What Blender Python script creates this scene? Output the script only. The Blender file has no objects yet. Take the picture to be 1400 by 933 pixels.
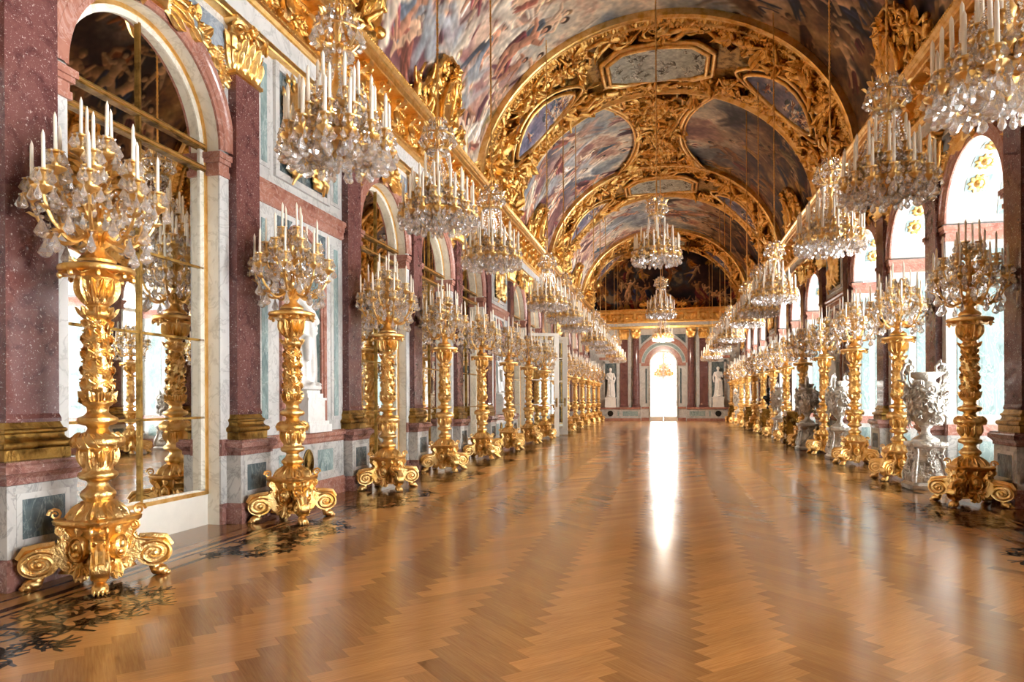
import bpy, math, random
import numpy as np
from mathutils import Matrix, Vector
rnd = random.Random(7)
PI = math.pi
SC = bpy.context.scene
COL = SC.collection

# ------------------------------------------------------------------ layout
X0 = -0.25                    # centre line of the hall
BAY = 3.0433
PY = lambda j: 4.73 + BAY * j     # centre of pilaster j along the hall
BC = lambda j: PY(j) + BAY / 2    # centre of bay j
WALL, SHAFT, PED, MIR = 5.03, 4.92, 4.82, 5.22   # distances from the centre line
YB, YE = PY(-3) , 48.6          # near end (behind the viewer) and end wall
JS = range(-3, 14)
trophy = lambda j: j % 4 == 1
SPR, RA = 4.54, 1.08           # arch springing height and radius
Z0V, AV, BV = 7.55, 5.12, 4.5     # vault ellipse

# ------------------------------------------------------------------ mesh builder
class MB:
    def __init__(s):
        s.v = []; s.f = []; s.mi = []; s.n = 0; s.mat = 0; s.xf = None
    def add(s, v, f):
        v = np.asarray(v, float).reshape(-1, 3)
        if s.xf is not None:
            m = np.array(s.xf); v = v @ m[:3, :3].T + m[:3, 3]
            if np.linalg.det(m[:3, :3]) < 0: f = [tuple(reversed(q)) for q in f]
        s.v.append(v); o = s.n
        s.f.extend([tuple(i + o for i in q) for q in f]); s.mi.extend([s.mat] * len(f)); s.n += len(v)
        return s
    def app(s, vf, m=None):
        v, f = vf
        if m is not None:
            m = np.array(m); v = np.asarray(v) @ m[:3, :3].T + m[:3, 3]
        return s.add(v, f)
    def box(s, x0, x1, y0, y1, z0, z1):
        v = [(x, y, z) for x in (x0, x1) for y in (y0, y1) for z in (z0, z1)]
        return s.add(v, [(0, 1, 3, 2), (4, 6, 7, 5), (0, 4, 5, 1), (2, 3, 7, 6), (0, 2, 6, 4), (1, 5, 7, 3)])
    def lathe(s, prof, n=24, mod=None, c=(0, 0, 0), close=True):
        return s.app(lathe(prof, n, mod, close), T(*c))
    def tube(s, pts, r, n=8, cap=True):
        return s.app(tube(pts, r, n, cap))
    def prism(s, poly, a, b, ax='x'):
        n = len(poly); mk = {'x': lambda p, t: (t, p[0], p[1]), 'y': lambda p, t: (p[0], t, p[1]), 'z': lambda p, t: (p[0], p[1], t)}[ax]
        v = [mk(p, a) for p in poly] + [mk(p, b) for p in poly]
        f = [tuple(range(n))[::-1], tuple(range(n, 2 * n))] + [(i, (i + 1) % n, n + (i + 1) % n, n + i) for i in range(n)]
        return s.add(v, f)
    def mesh(s, name, mats, smooth=False, angle=None):
        me = bpy.data.meshes.new(name)
        v = np.concatenate(s.v) if s.v else np.zeros((0, 3))
        me.from_pydata(v.tolist(), [], s.f)
        for m in (mats if isinstance(mats, (list, tuple)) else [mats]): me.materials.append(m)
        me.polygons.foreach_set('material_index', s.mi)
        me.polygons.foreach_set('use_smooth', [bool(smooth)] * len(s.f))
        me.update()
        if smooth and angle: me.set_sharp_from_angle(angle=math.radians(angle))
        fixn(me)
        return me

def fixn(me):
    import bmesh
    bm = bmesh.new(); bm.from_mesh(me)
    bmesh.ops.recalc_face_normals(bm, faces=bm.faces[:])
    bm.to_mesh(me); bm.free(); me.update()

def T(x=0, y=0, z=0): return np.array(Matrix.Translation((x, y, z)))
def R(a, ax): return np.array(Matrix.Rotation(a, 4, ax))
def S(x, y=None, z=None):
    y = x if y is None else y; z = x if z is None else z
    return np.diag([x, y, z, 1.0])
def mm(*a):
    r = np.eye(4)
    for q in a: r = r @ np.asarray(q)
    return r
def merge(*vfs):
    V = []; F = []; o = 0
    for v, f in vfs:
        v = np.asarray(v, float); V.append(v); F += [tuple(i + o for i in q) for q in f]; o += len(v)
    return np.concatenate(V), F
def xf(vf, *m):
    m = mm(*m); return np.asarray(vf[0], float) @ m[:3, :3].T + m[:3, 3], vf[1]

def lathe(prof, n=24, mod=None, close=True):
    v = []; f = []
    for i, (r, z) in enumerate(prof):
        for k in range(n):
            a = 2 * PI * k / n; q = r
            if mod: q = r * mod(a, i, z)
            v.append((q * math.cos(a), q * math.sin(a), z))
    m = len(prof)
    for i in range(m - 1):
        for k in range(n):
            k2 = (k + 1) % n
            f.append((i * n + k, i * n + k2, (i + 1) * n + k2, (i + 1) * n + k))
    if close:
        f.append(tuple(range(n))[::-1]); f.append(tuple(range((m - 1) * n, m * n)))
    return np.array(v), f
def tube(pts, r, n=8, cap=True):
    P = [Vector(p) for p in pts]; m = len(P); rr = [r] * m if np.isscalar(r) else list(r)
    v = []; f = []; up = None
    for i in range(m):
        d = (P[min(i + 1, m - 1)] - P[max(i - 1, 0)]); d = d.normalized() if d.length > 1e-9 else Vector((0, 0, 1))
        if up is None: up = Vector((0, 0, 1)) if abs(d.z) < .9 else Vector((1, 0, 0))
        a = d.cross(up)
        if a.length < 1e-6: a = d.cross(Vector((0, 1, 0)))
        a.normalize(); b = a.cross(d).normalized(); up = b
        for k in range(n):
            t = 2 * PI * k / n; q = P[i] + (a * math.cos(t) + b * math.sin(t)) * rr[i]; v.append(tuple(q))
    for i in range(m - 1):
        for k in range(n):
            k2 = (k + 1) % n; f.append((i * n + k, i * n + k2, (i + 1) * n + k2, (i + 1) * n + k))
    if cap: f += [tuple(range(n))[::-1], tuple(range((m - 1) * n, m * n))]
    return np.array(v), f
def ball(rx, ry=None, rz=None, n=10, m=7, c=(0, 0, 0)):
    ry = rx if ry is None else ry; rz = rx if rz is None else rz
    v = [(0, 0, -rz)]; f = []
    for i in range(1, m):
        p = -PI / 2 + PI * i / m
        for k in range(n): a = 2 * PI * k / n; v.append((rx * math.cos(p) * math.cos(a), ry * math.cos(p) * math.sin(a), rz * math.sin(p)))
    v.append((0, 0, rz)); L = len(v) - 1
    for k in range(n):
        k2 = (k + 1) % n; f.append((0, 1 + k2, 1 + k)); f.append((L, L - n + k, L - n + k2))
        for i in range(m - 2): a = 1 + i * n; f.append((a + k, a + k2, a + n + k2, a + n + k))
    return np.array(v) + np.array(c), f
def grid(fn, nu, nv):
    v = [fn(i / nu, j / nv) for i in range(nu + 1) for j in range(nv + 1)]; w = nv + 1
    return np.array(v, float), [(i * w + j, (i + 1) * w + j, (i + 1) * w + j + 1, i * w + j + 1) for i in range(nu) for j in range(nv)]

def sweepU(prof, hw, dep, closed_back=False):
    """moulding profile [(e,z)] carried round three sides of a block: local x = out of the wall, y = along it"""
    v = []; f = []
    for e, z in prof: v += [(0, -hw - e, z), (dep + e, -hw - e, z), (dep + e, hw + e, z), (0, hw + e, z)]
    m = len(prof)
    for i in range(m - 1):
        for k in range(3): f.append((i * 4 + k, i * 4 + k + 1, i * 4 + 4 + k + 1, i * 4 + 4 + k))
    f.append((3, 2, 1, 0)); e = (m - 1) * 4; f.append((e, e + 1, e + 2, e + 3))
    for i in range(m - 1): pass
    return np.array(v, float), f
def sweepL(prof, y0, y1):
    """moulding profile [(x,z)] run straight along y"""
    n = len(prof); v = [(x, y0, z) for x, z in prof] + [(x, y1, z) for x, z in prof]
    return np.array(v, float), [(i, i + 1, n + i + 1, n + i) for i in range(n - 1)] + [tuple(range(n)), tuple(range(n, 2 * n))[::-1]]
def arcband(r0, r1, x0, x1, a0=0, a1=PI, n=28, zc=SPR):
    """solid ring segment standing in the y-z plane, x0..x1 thick"""
    v = []; f = []
    for i in range(n + 1):
        a = a0 + (a1 - a0) * i / n; c, s_ = math.cos(a), math.sin(a)
        v += [(x0, r0 * c, zc + r0 * s_), (x0, r1 * c, zc + r1 * s_), (x1, r1 * c, zc + r1 * s_), (x1, r0 * c, zc + r0 * s_)]
    for i in range(n):
        for k in range(4): f.append((i * 4 + k, i * 4 + (k + 1) % 4, i * 4 + 4 + (k + 1) % 4, i * 4 + 4 + k))
    f += [(0, 1, 2, 3), (n * 4 + 3, n * 4 + 2, n * 4 + 1, n * 4)]
    return np.array(v), f
def arcprof(prof, n=28, a0=0, a1=PI, zc=SPR):
    """profile [(x, r)] revolved over an arch in the y-z plane"""
    m = len(prof); v = []; f = []
    for i in range(n + 1):
        a = a0 + (a1 - a0) * i / n; c, s_ = math.cos(a), math.sin(a)
        v += [(x, r * c, zc + r * s_) for x, r in prof]
    for i in range(n):
        for k in range(m - 1): f.append((i * m + k, i * m + k + 1, i * m + m + k + 1, i * m + m + k))
    return np.array(v), f
def archwall(hw, z0, z1, r, x, n=24, zc=SPR, zb=None):
    """flat wall field half-width hw from z0 to z1 with an arched opening"""
    v = []; f = []
    zb = z0 if zb is None else zb
    def quad(a, b, c, d):
        o = len(v); v.extend([a, b, c, d]); f.append((o, o + 1, o + 2, o + 3))
    for s_ in (-1, 1):
        quad((x, s_ * r, z0), (x, s_ * hw, z0), (x, s_ * hw, zc), (x, s_ * r, zc))
    if zb > z0: quad((x, -r, z0), (x, r, z0), (x, r, zb), (x, -r, zb))
    for i in range(n):
        a, b = PI * i / n, PI * (i + 1) / n
        def out(t):
            c, s_ = math.cos(t), math.sin(t); k = min(hw / max(abs(c), 1e-6), (z1 - zc) / max(s_, 1e-6)); return (x, k * c, zc + k * s_)
        pa, pb = (x, r * math.cos(a), zc + r * math.sin(a)), (x, r * math.cos(b), zc + r * math.sin(b))
        qa, qb = out(a), out(b); ca = math.atan2(z1 - zc, hw)
        for cc, yy in ((ca, hw), (PI - ca, -hw)):
            if a < cc < b:
                o = len(v); v.extend([pa, qa, (x, yy, z1), qb, pb]); f.append((o, o + 1, o + 2, o + 3, o + 4)); break
        else: quad(pa, qa, qb, pb)
    return np.array(v, float), f

# ------------------------------------------------------------------ ornament pieces (local z = out of the surface)
def leaf(L=1., W=.5, curl=.5, nl=8, lobes=5):
    def fn(u, w):
        t = u; s = (w - .5) * 2
        wid = W * .5 * (math.sin(PI * min(1, t * .93 + .07)) ** .55) * (1 + .28 * math.sin(lobes * 2 * PI * t + .6))
        z = .16 * L * math.sin(PI * t) * (1 - .5 * abs(s)) + curl * L * t ** 3 * .55 + .05 * L * math.cos(3 * PI * s) * math.sin(PI * t)
        return (s * wid, L * (t - .25 * curl * t ** 3), z - .06 * L * abs(s))
    return grid(fn, nl, 6)
def spiral(r=.5, turns=1.6, th=.1, n=26, k=6, lift=.12):
    pts = []; rr = []
    for i in range(n):
        t = i / (n - 1); a = 2 * PI * turns * t; q = r * (1 - .86 * t); pts.append((q * math.cos(a), q * math.sin(a), th * .6 + lift * r * t)); rr.append(th * (1 - .45 * t))
    return tube(pts, rr, k)
def rosette(r=.5, petals=8, h=.2):
    a = lathe([(r, 0), (r * .98, h * .35), (r * .72, h * .55), (r * .5, h * .3), (r * .36, h * .75), (r * .2, h)], petals * 4,
              lambda a, i, z: 1 + (.14 * math.cos(petals * a) if i in (0, 1, 2) else .1 * math.cos(petals * a) if i == 4 else 0))
    return merge(a, ball(r * .2, r * .2, h * .5, 8, 5, (0, 0, h)))
def rot_to(d):
    d = Vector(d).normalized(); return np.array(d.to_track_quat('Z', 'Y').to_matrix().to_4x4())
def caps(a, b, ra, rb, n=8):
    a = Vector(a); b = Vector(b); d = (b - a); L = d.length
    prof = [(ra * .55, -ra * .8), (ra * .88, -ra * .45), (ra, 0), (rb, L), (rb * .88, L + rb * .45), (rb * .55, L + rb * .8)]
    return xf(lathe(prof, n), T(*a), rot_to(d))
def putto(seed=0):
    q = random.Random(seed); w = lambda s=.06: q.uniform(-s, s)
    sh = (0, .3, .1); hp = (w(.1), 0, .08)
    P = [caps(hp, sh, .13, .14), ball(.1, .11, .1, 8, 6, (w(.08), .52, .14))]
    for s in (-1, 1):
        e = (s * (.26 + w()), .3 + q.uniform(-.15, .3), .14 + w()); h = (e[0] + s * .12 + w(.1), e[1] + q.uniform(-.15, .25), .18)
        P += [caps((s * .13, .34, .1), e, .06, .05, 6), caps(e, h, .05, .04, 6)]
        k = (s * (.16 + w()), -.26 + w(.1), .2 + w()); fo = (k[0] + w(.15), k[1] - .3 + w(.12), .08)
        P += [caps((s * .08, -.02, .08), k, .09, .07, 6), caps(k, fo, .065, .045, 6)]
        if q.random() < .5: P.append(xf(leaf(.55, .3, .3, 5), T(s * .12, .3, .02), R(-s * 1.1, 'Z')))
    return merge(*P)

# ------------------------------------------------------------------ scene bookkeeping
def tag(o, label=None, cat=None, group=None, kind=None):
    if label: o['label'] = label
    if cat: o['category'] = cat
    if group: o['group'] = group
    if kind: o['kind'] = kind
    return o
def link(name, me, parent=None, loc=None, rot=None):
    o = bpy.data.objects.new(name, me); COL.objects.link(o)
    if parent is not None: o.parent = parent
    if loc is not None: o.location = loc
    if rot is not None: o.rotation_euler = rot
    return o
def empty(name, loc=(0, 0, 0), rz=0): 
    o = link(name, None, None, loc, (0, 0, rz)); o.empty_display_size = .1; return o
KIDS = {}
def part(name, me, parent, loc=None, rot=None, kind=None, label=None):
    o = link(name, me, parent, loc, rot); KIDS.setdefault(parent.session_uid, []).append(o)
    if kind: o['kind'] = kind
    if label: o['label'] = label
    return o
def copy_tree(o, parent=None):
    c = o.copy(); COL.objects.link(c)
    if parent is not None: c.parent = parent; KIDS.setdefault(parent.session_uid, []).append(c)
    for ch in list(KIDS.get(o.session_uid, [])): copy_tree(ch, c)
    return c
def remeshed(vf, mats, name, vox=.02, smooth_it=4):
    """one continuous skin over overlapping forms"""
    b = MB(); b.app(vf); me = b.mesh(name + '_raw', mats)
    o = link('raw', me); m = o.modifiers.new('r', 'REMESH'); m.mode = 'VOXEL'; m.voxel_size = vox
    if smooth_it: k = o.modifiers.new('s', 'SMOOTH'); k.factor = .5; k.iterations = smooth_it
    dg = bpy.context.evaluated_depsgraph_get(); dg.update()
    out = bpy.data.meshes.new_from_object(o.evaluated_get(dg)); out.name = name
    bpy.data.objects.remove(o); bpy.data.meshes.remove(me)
    out.materials.clear()
    for q in (mats if isinstance(mats, (list, tuple)) else [mats]): out.materials.append(q)
    out.polygons.foreach_set('use_smooth', [True] * len(out.polygons)); out.update()
    return out

# ------------------------------------------------------------------ materials
def srgb(c):
    if isinstance(c, str): c = [int(c[i:i + 2], 16) / 255 for i in (0, 2, 4)]
    return tuple(((x / 12.92) if x <= .04045 else ((x + .055) / 1.055) ** 2.4) for x in c) + (1.,)
class NT:
    def __init__(s, name):
        s.m = bpy.data.materials.new(name); s.m.use_nodes = True; s.t = s.m.node_tree; s.N = s.t.nodes; s.L = s.t.links
        s.b = s.N['Principled BSDF']; s.out = s.N['Material Output']
    def n(s, typ, ins={}, **kw):
        k = s.N.new(typ)
        for a, v in kw.items(): setattr(k, a, v)
        for a, v in ins.items():
            if hasattr(v, 'is_output'): s.L.new(v, k.inputs[a])
            else: k.inputs[a].default_value = v
        return k
    def coord(s, scale=(1, 1, 1), rand=0.):
        tc = s.n('ShaderNodeTexCoord'); src = tc.outputs['Object']
        mp = s.n('ShaderNodeMapping', {'Vector': src, 'Scale': scale})
        if rand:
            oi = s.n('ShaderNodeObjectInfo'); mu = s.n('ShaderNodeMath', {0: oi.outputs['Random'], 1: rand}, operation='MULTIPLY')
            cx = s.n('ShaderNodeCombineXYZ', {0: mu.outputs[0], 1: mu.outputs[0], 2: mu.outputs[0]}); s.L.new(cx.outputs[0], mp.inputs['Location'])
        return mp.outputs[0]
    def noise(s, v, scale, detail=4, rough=.55, dist=0.):
        return s.n('ShaderNodeTexNoise', {'Vector': v, 'Scale': scale, 'Detail': detail, 'Roughness': rough, 'Distortion': dist})
    def ramp(s, fac, stops, interp='LINEAR'):
        r = s.n('ShaderNodeValToRGB', {'Fac': fac}); e = r.color_ramp; e.interpolation = interp
        while len(e.elements) < len(stops): e.elements.new(.5)
        for k, (p, c) in zip(e.elements, stops): k.position = p; k.color = srgb(c) if not isinstance(c, float) else (c, c, c, 1)
        return r.outputs[0]
    def mix(s, fac, a, b, blend='MIX'):
        k = s.n('ShaderNodeMix', data_type='RGBA', blend_type=blend)
        for i, v in ((0, fac), (6, a), (7, b)):
            if hasattr(v, 'is_output'): s.L.new(v, k.inputs[i])
            else: k.inputs[i].default_value = v
        return k.outputs[2]
    def bump(s, h, strength=.3, dist=.02):
        k = s.n('ShaderNodeBump', {'Height': h, 'Strength': strength, 'Distance': dist}); s.L.new(k.outputs[0], s.b.inputs['Normal']); return k
    def set(s, **kw):
        for a, v in kw.items():
            a = a.replace('_', ' ')
            if hasattr(v, 'is_output'): s.L.new(v, s.b.inputs[a])
            else: s.b.inputs[a].default_value = v
        return s.m

def marble(name, base, dark, vein, fleck=None, scale=3., rough=.16, fs=26, fcut=.64, rand=9., stretch=(1, 1, 1), veins=.6, speck=False):
    k = NT(name); v = k.coord(stretch, rand)
    n1 = k.noise(v, scale, 8, .62, .8)
    col = k.ramp(n1.outputs[0], [(.3, dark), (.52, base), (.72, base)])
    n2 = k.noise(v, scale * .8, 9, .6, 2.2)
    d = k.n('ShaderNodeMath', {0: n2.outputs[0], 1: .5}, operation='SUBTRACT'); ab = k.n('ShaderNodeMath', {0: d.outputs[0]}, operation='ABSOLUTE')
    vm = k.ramp(ab.outputs[0], [(0., 1.), (.035, 0.)])
    vs = k.n('ShaderNodeMath', {0: vm, 1: veins}, operation='MULTIPLY')
    col = k.mix(vs.outputs[0], col, srgb(vein))
    if fleck:
        n3 = k.noise(v, fs, 3, .7, .4); fm = k.ramp(n3.outputs[0], [(fcut, 0.), (fcut + .06, 1.)])
        col = k.mix(fm, col, srgb(fleck if not speck else 'bfa9a1'))
        if speck:
            n4 = k.noise(v, fs * .45, 4, .75, 1.2); f4 = k.ramp(n4.outputs[0], [(.64, 0.), (.74, .55)]); col = k.mix(f4, col, srgb('a98a84'))
            n5 = k.noise(v, fs * 2.4, 2, .7, .3); f5 = k.ramp(n5.outputs[0], [(.66, 0.), (.74, .8)]); col = k.mix(f5, col, srgb('e6d8d0'))
    return k.set(Base_Color=col, Roughness=rough, Specular_IOR_Level=.5)

def gilt(name, c1, c2, rough=.3, bs=38., strength=.35, dist=.02, metal=1., fine=True):
    k = NT(name); v = k.coord((1, 1, 1), 5.)
    n1 = k.noise(v, 6., 4, .6)
    col = k.ramp(n1.outputs[0], [(.32, c2), (.58, c1)])
    if strength > 0:
        vo = k.n('ShaderNodeTexVoronoi', {'Vector': k.mix(.12, v, k.noise(v, bs * .4, 2).outputs[1]), 'Scale': bs}, feature='SMOOTH_F1')
        n2 = k.noise(v, bs * 1.3, 3, .6, .6)
        h = k.n('ShaderNodeMath', {0: vo.outputs['Distance'], 1: n2.outputs[0]}, operation='ADD')
        k.bump(h.outputs[0], strength, dist)
    rr = k.ramp(n1.outputs[0], [(.3, rough + .12), (.7, rough)])
    return k.set(Base_Color=col, Roughness=rr, Metallic=metal)

def plain(name, col, rough=.5, metal=0., **kw):
    k = NT(name); v = k.coord((1, 1, 1), 3.); n1 = k.noise(v, 9., 4)
    c = srgb(col); d = tuple(x * .88 for x in c[:3]) + (1,)
    return k.set(Base_Color=k.mix(n1.outputs[0], d, c), Roughness=rough, Metallic=metal, **kw)

M = {}
# ------------------------------------------------------------------ fresco painting (numpy canvas -> generated picture)
def fbm(h, w, cell, q, oct=5, per=.55):
    out = np.zeros((h, w)); amp = 1.; tot = 0.
    for o in range(oct):
        gh, gw = int(h / cell) + 3, int(w / cell) + 3; g = q.random((gh, gw))
        yy = np.arange(h) / cell; xx = np.arange(w) / cell; y0 = yy.astype(int); x0 = xx.astype(int)
        fy = yy - y0; fx = xx - x0; fy = fy * fy * (3 - 2 * fy); fx = fx * fx * (3 - 2 * fx); fy = fy[:, None]; fx = fx[None, :]
        a = g[np.ix_(y0, x0)]; b = g[np.ix_(y0, x0 + 1)]; c = g[np.ix_(y0 + 1, x0)]; d = g[np.ix_(y0 + 1, x0 + 1)]
        out += amp * ((a * (1 - fx) + b * fx) * (1 - fy) + (c * (1 - fx) + d * fx) * fy); tot += amp; amp *= per; cell = max(1.5, cell / 2)
    return out / tot
def hexc(c): return np.array([int(c[i:i + 2], 16) / 255 for i in (0, 2, 4)])
def stroke(C, pts, rr, col, q, lit=(-.5, .6), soft=1.2, shade=.5, op=1.):
    """one brush stroke with a lit and a dark flank"""
    H, W = C.shape[:2]
    for (x0, y0), (x1, y1), r0, r1 in zip(pts[:-1], pts[1:], rr[:-1], rr[1:]):
        r = max(r0, r1) + 2; a, b, c, d = int(max(0, min(x0, x1) - r)), int(min(W, max(x0, x1) + r + 1)), int(max(0, min(y0, y1) - r)), int(min(H, max(y0, y1) + r + 1))
        if b <= a or d <= c: continue
        X, Y = np.meshgrid(np.arange(a, b), np.arange(c, d)); dx, dy = x1 - x0, y1 - y0; L2 = dx * dx + dy * dy + 1e-6
        t = np.clip(((X - x0) * dx + (Y - y0) * dy) / L2, 0, 1); ex, ey = X - x0 - t * dx, Y - y0 - t * dy; R_ = r0 + (r1 - r0) * t
        dist = np.sqrt(ex * ex + ey * ey); al = op * np.clip((R_ - dist) / soft + .5, 0, 1)[..., None]
        sd = (ex * lit[0] + ey * lit[1]) / (R_ + 1e-6); k = (1 + shade * sd)[..., None]
        C[c:d, a:b] = C[c:d, a:b] * (1 - al) + np.clip(col * k, 0, 1) * al
def figure(C, x, y, s, ang, q, pal, dim=1.):
    """a small painted figure: drapery first, then limbs, trunk and head"""
    ca, sa = math.cos(ang), math.sin(ang); P = lambda u, v: (x + s * (u * ca - v * sa), y + s * (u * sa + v * ca)); u = q.uniform
    skin = hexc(q.choice(pal['skin'])) * u(.85, 1.05) * dim; hair = hexc(q.choice(['3a2418', '5a3a22', '8a6a48', '2a1c18'])) * dim
    dr = hexc(q.choice(pal['cloth'])) * u(.85, 1.1) * dim
    def cloth(n, ox, oy):
        b0 = u(-.4, .4)
        for i in range(n):
            o = (i - n / 2) * .075; k = u(.72, 1.2)
            pts = [P(ox + o * .6, oy + .1), P(ox + o + b0 * .3 + u(-.05, .05), oy - .2), P(ox + o * 1.4 + b0 + u(-.1, .1), oy - .5 + u(-.1, .1))]
            stroke(C, pts, [s * .06, s * .07, s * .025], dr * k, q, soft=2.)
    if u(0, 1) < .85: cloth(int(u(4, 8)), u(-.1, .1), u(0, .2))
    hip = (0, 0); sh = (u(-.12, .12), .42)
    for sg in (-1, 1):
        kn = (sg * u(.05, .3), -.3 + u(-.1, .2)); ft = (kn[0] + u(-.25, .2), kn[1] - .32 + u(-.05, .15))
        stroke(C, [P(sg * .07, -.02), P(*kn)], [s * .1, s * .07], skin, q); stroke(C, [P(*kn), P(*ft)], [s * .068, s * .035], skin * .95, q)
    stroke(C, [P(*hip), P(sh[0] * .5, .2), P(*sh)], [s * .12, s * .1, s * .135], skin * 1.03, q)
    for sg in (-1, 1):
        e = (sh[0] + sg * u(.18, .32), sh[1] + u(-.22, .25)); h = (e[0] + sg * u(-.1, .25), e[1] + u(-.2, .3))
        stroke(C, [P(sh[0] + sg * .12, sh[1]), P(*e), P(*h)], [s * .062, s * .048, s * .028], skin, q)
    hd = (sh[0] + u(-.06, .06), sh[1] + .23); stroke(C, [P(hd[0], hd[1] + .03), P(hd[0] + .01, hd[1] + .05)], [s * .085] * 2, hair, q); stroke(C, [P(*hd), P(hd[0], hd[1] - .03)], [s * .062, s * .055], skin * 1.06, q)
    if u(0, 1) < .6: cloth(int(u(2, 5)), u(-.15, .15), u(-.1, .25))
def as_image(name, C):
    H, W = C.shape[:2]; im = bpy.data.images.new(name, W, H); px = np.ones((H, W, 4), np.float32); px[..., :3] = np.clip(C, 0, 1); im.pixels.foreach_set(px.ravel()); im.update(); im.pack(); return im
def lerp3(f, stops):
    xs = [p for p, c in stops]; cs = np.array([hexc(c) for p, c in stops]); return np.stack([np.interp(f, xs, cs[:, i]) for i in range(3)], -1)
PAL = {'skin': ['e3bd98', 'd8a985', 'c98d6c', 'efd3b4', 'b57a5c'], 'cloth': ['8e3f44', '74403e', 'a85a48', '5a6674', 'e9e1d0', 'c9a35e', '6e3c48', 'a87a72', 'd9cdb8', '3f5f74']}
PALD = {'skin': ['c08a5c', 'a9744a', 'd6a878'], 'cloth': ['8a3524', 'b06a28', '5a342c', '343c5c', 'cc943c', '7a3038', 'a85a2c', 'd8b070']}
PXM = 46.
def paint_vault():
    q = np.random.default_rng(5); rq = random.Random(17); arc = 15.2; H, W = int((YE + .6 - YB + .65) * PXM), int(arc * PXM)
    f1 = fbm(H, W, 90, q); f2 = fbm(H, W, 45, q, 5, .65); f3 = fbm(H, W, 14, q, 3, .7)
    f = np.clip((f1 - .5) * 1.7 + (f2 - .5) * .9 + .5, 0, 1)
    x = np.linspace(0, 1, W)[None, :] + (f2 - .5) * .1
    sky = lerp3(f, [(0, '626e7a'), (.3, '8f9a9c'), (.5, 'bdb8a6'), (.68, 'd9cbb0'), (.85, 'b98d74'), (1, '8d5f58')])
    low = lerp3(f, [(0, '5a3440'), (.3, '7e4c4e'), (.5, 'a8736a'), (.7, 'c9a188'), (1, 'e2d0b4')])
    drk = lerp3(f, [(0, '2c2428'), (.3, '4c3632'), (.5, '7a5236'), (.75, '9c7648'), (1, 'c4a470')])  # window-side flank: darker picture, with some of the vault's shade painted in
    wl = np.clip((x - .72) / .12, 0, 1)[..., None]; wr = np.clip((.4 - x) / .14, 0, 1)[..., None]
    C = sky * (1 - wl) + low * wl; C = C * (1 - wr) + drk * wr
    C *= (1 + (f3 - .5) * .35)[..., None]
    jobs = []
    for k in range(520):
        u = rq.random(); y = rq.random() * H
        if u < .52: a = rq.uniform(.68, .95); s = rq.uniform(44, 70)
        elif u < .82: a = rq.uniform(.05, .34); s = rq.uniform(44, 68)
        else: a = rq.uniform(.36, .68); s = rq.uniform(34, 56)
        jobs.append((a, y, s))
    for a, y, s in sorted(jobs, key=lambda j: -abs(j[0] - .5) * 0 + rq.random()):
        up = PI / 2 if a > .5 else -PI / 2
        dark = a < .42; figure(C, a * W, y, s, up + rq.uniform(-.7, .7), rq, PALD if dark else PAL, .8 if dark else 1.)  # figures on that flank dimmed too, darker paint and shade together
        if rq.random() < .5:      # cloud wisps and flying cloth between the figures
            p = (a * W + rq.uniform(-80, 80), y + rq.uniform(-60, 60)); c = hexc(rq.choice(['d8c8b0', '9aa3aa', 'b58a74', 'e8dcc6'] if not dark else ['3a3038', '5a4030', '2a2430'])); an = rq.uniform(0, 6)
            for i in range(4):
                b0 = rq.uniform(-.3, .3); L = rq.uniform(25, 55)
                stroke(C, [(p[0] + 7 * i, p[1] + rq.uniform(-9, 9)), (p[0] + L * math.cos(an) + 7 * i, p[1] + L * math.sin(an)), (p[0] + 1.8 * L * math.cos(an + .5 + b0), p[1] + 1.7 * L * math.sin(an + .5 + b0))], [3, rq.uniform(4, 8), 1], c * rq.uniform(.8, 1.12), rq, soft=5., op=.6)
    C *= (1 + (fbm(H, W, 5, q, 2) - .5) * .3)[..., None]
    g = C.mean(axis=2, keepdims=True); C = .8 * C + .2 * g * np.array([1.12, .98, .88])
    return as_image('vault_fresco', C)
def paint_panel(name, W, H, n, s0, pal, base, dim, seed):
    q = np.random.default_rng(seed); rq = random.Random(seed); f = np.clip((fbm(H, W, 60, q) - .5) * 2 + .5, 0, 1); C = lerp3(f, base) * (1 + (fbm(H, W, 12, q, 3) - .5) * .4)[..., None]
    for k in range(n): figure(C, rq.uniform(0, W), H * (rq.random() ** 1.3) * .85, rq.uniform(.7, 1.2) * s0, rq.uniform(-.8, .8), rq, pal, dim)
    return as_image(name, C)
def image_mat(name, im, rough=.55):
    k = NT(name); uv = k.n('ShaderNodeUVMap', uv_map='picture').outputs[0]; t = k.n('ShaderNodeTexImage', {'Vector': uv}, image=im, interpolation='Cubic', extension='EXTEND'); M[name] = k.set(Base_Color=t.outputs[0], Roughness=rough, Specular_IOR_Level=.2)
def make_frescoes():
    image_mat('fresco', paint_vault())
    image_mat('fresco_dark', paint_panel('lunette', 640, 300, 60, 62, PALD, [(0, '1a1620'), (.4, '34262a'), (.65, '4e3a30'), (.85, '3c4450'), (1, '8a7860')], .85, 3), .6)
    PG = {'skin': ['c9c8b8', 'b5b5a6', 'd8d6c6'], 'cloth': ['8f8c7a', '787464', 'aaa898', '5f5a4c']}
    image_mat('grisaille', paint_panel('grisaille_picture', 360, 220, 34, 40, PG, [(0, 'a6a898'), (.5, 'b6b8aa'), (1, 'c2c3b6')], .92, 14), .6)
    image_mat('fresco_panel', paint_panel('medallion_picture', 260, 130, 22, 34, PAL, [(0, '4a5470'), (.4, '8a8090'), (.7, 'b8a8a0'), (1, 'e0d0c0')], .95, 8), .6)
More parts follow.
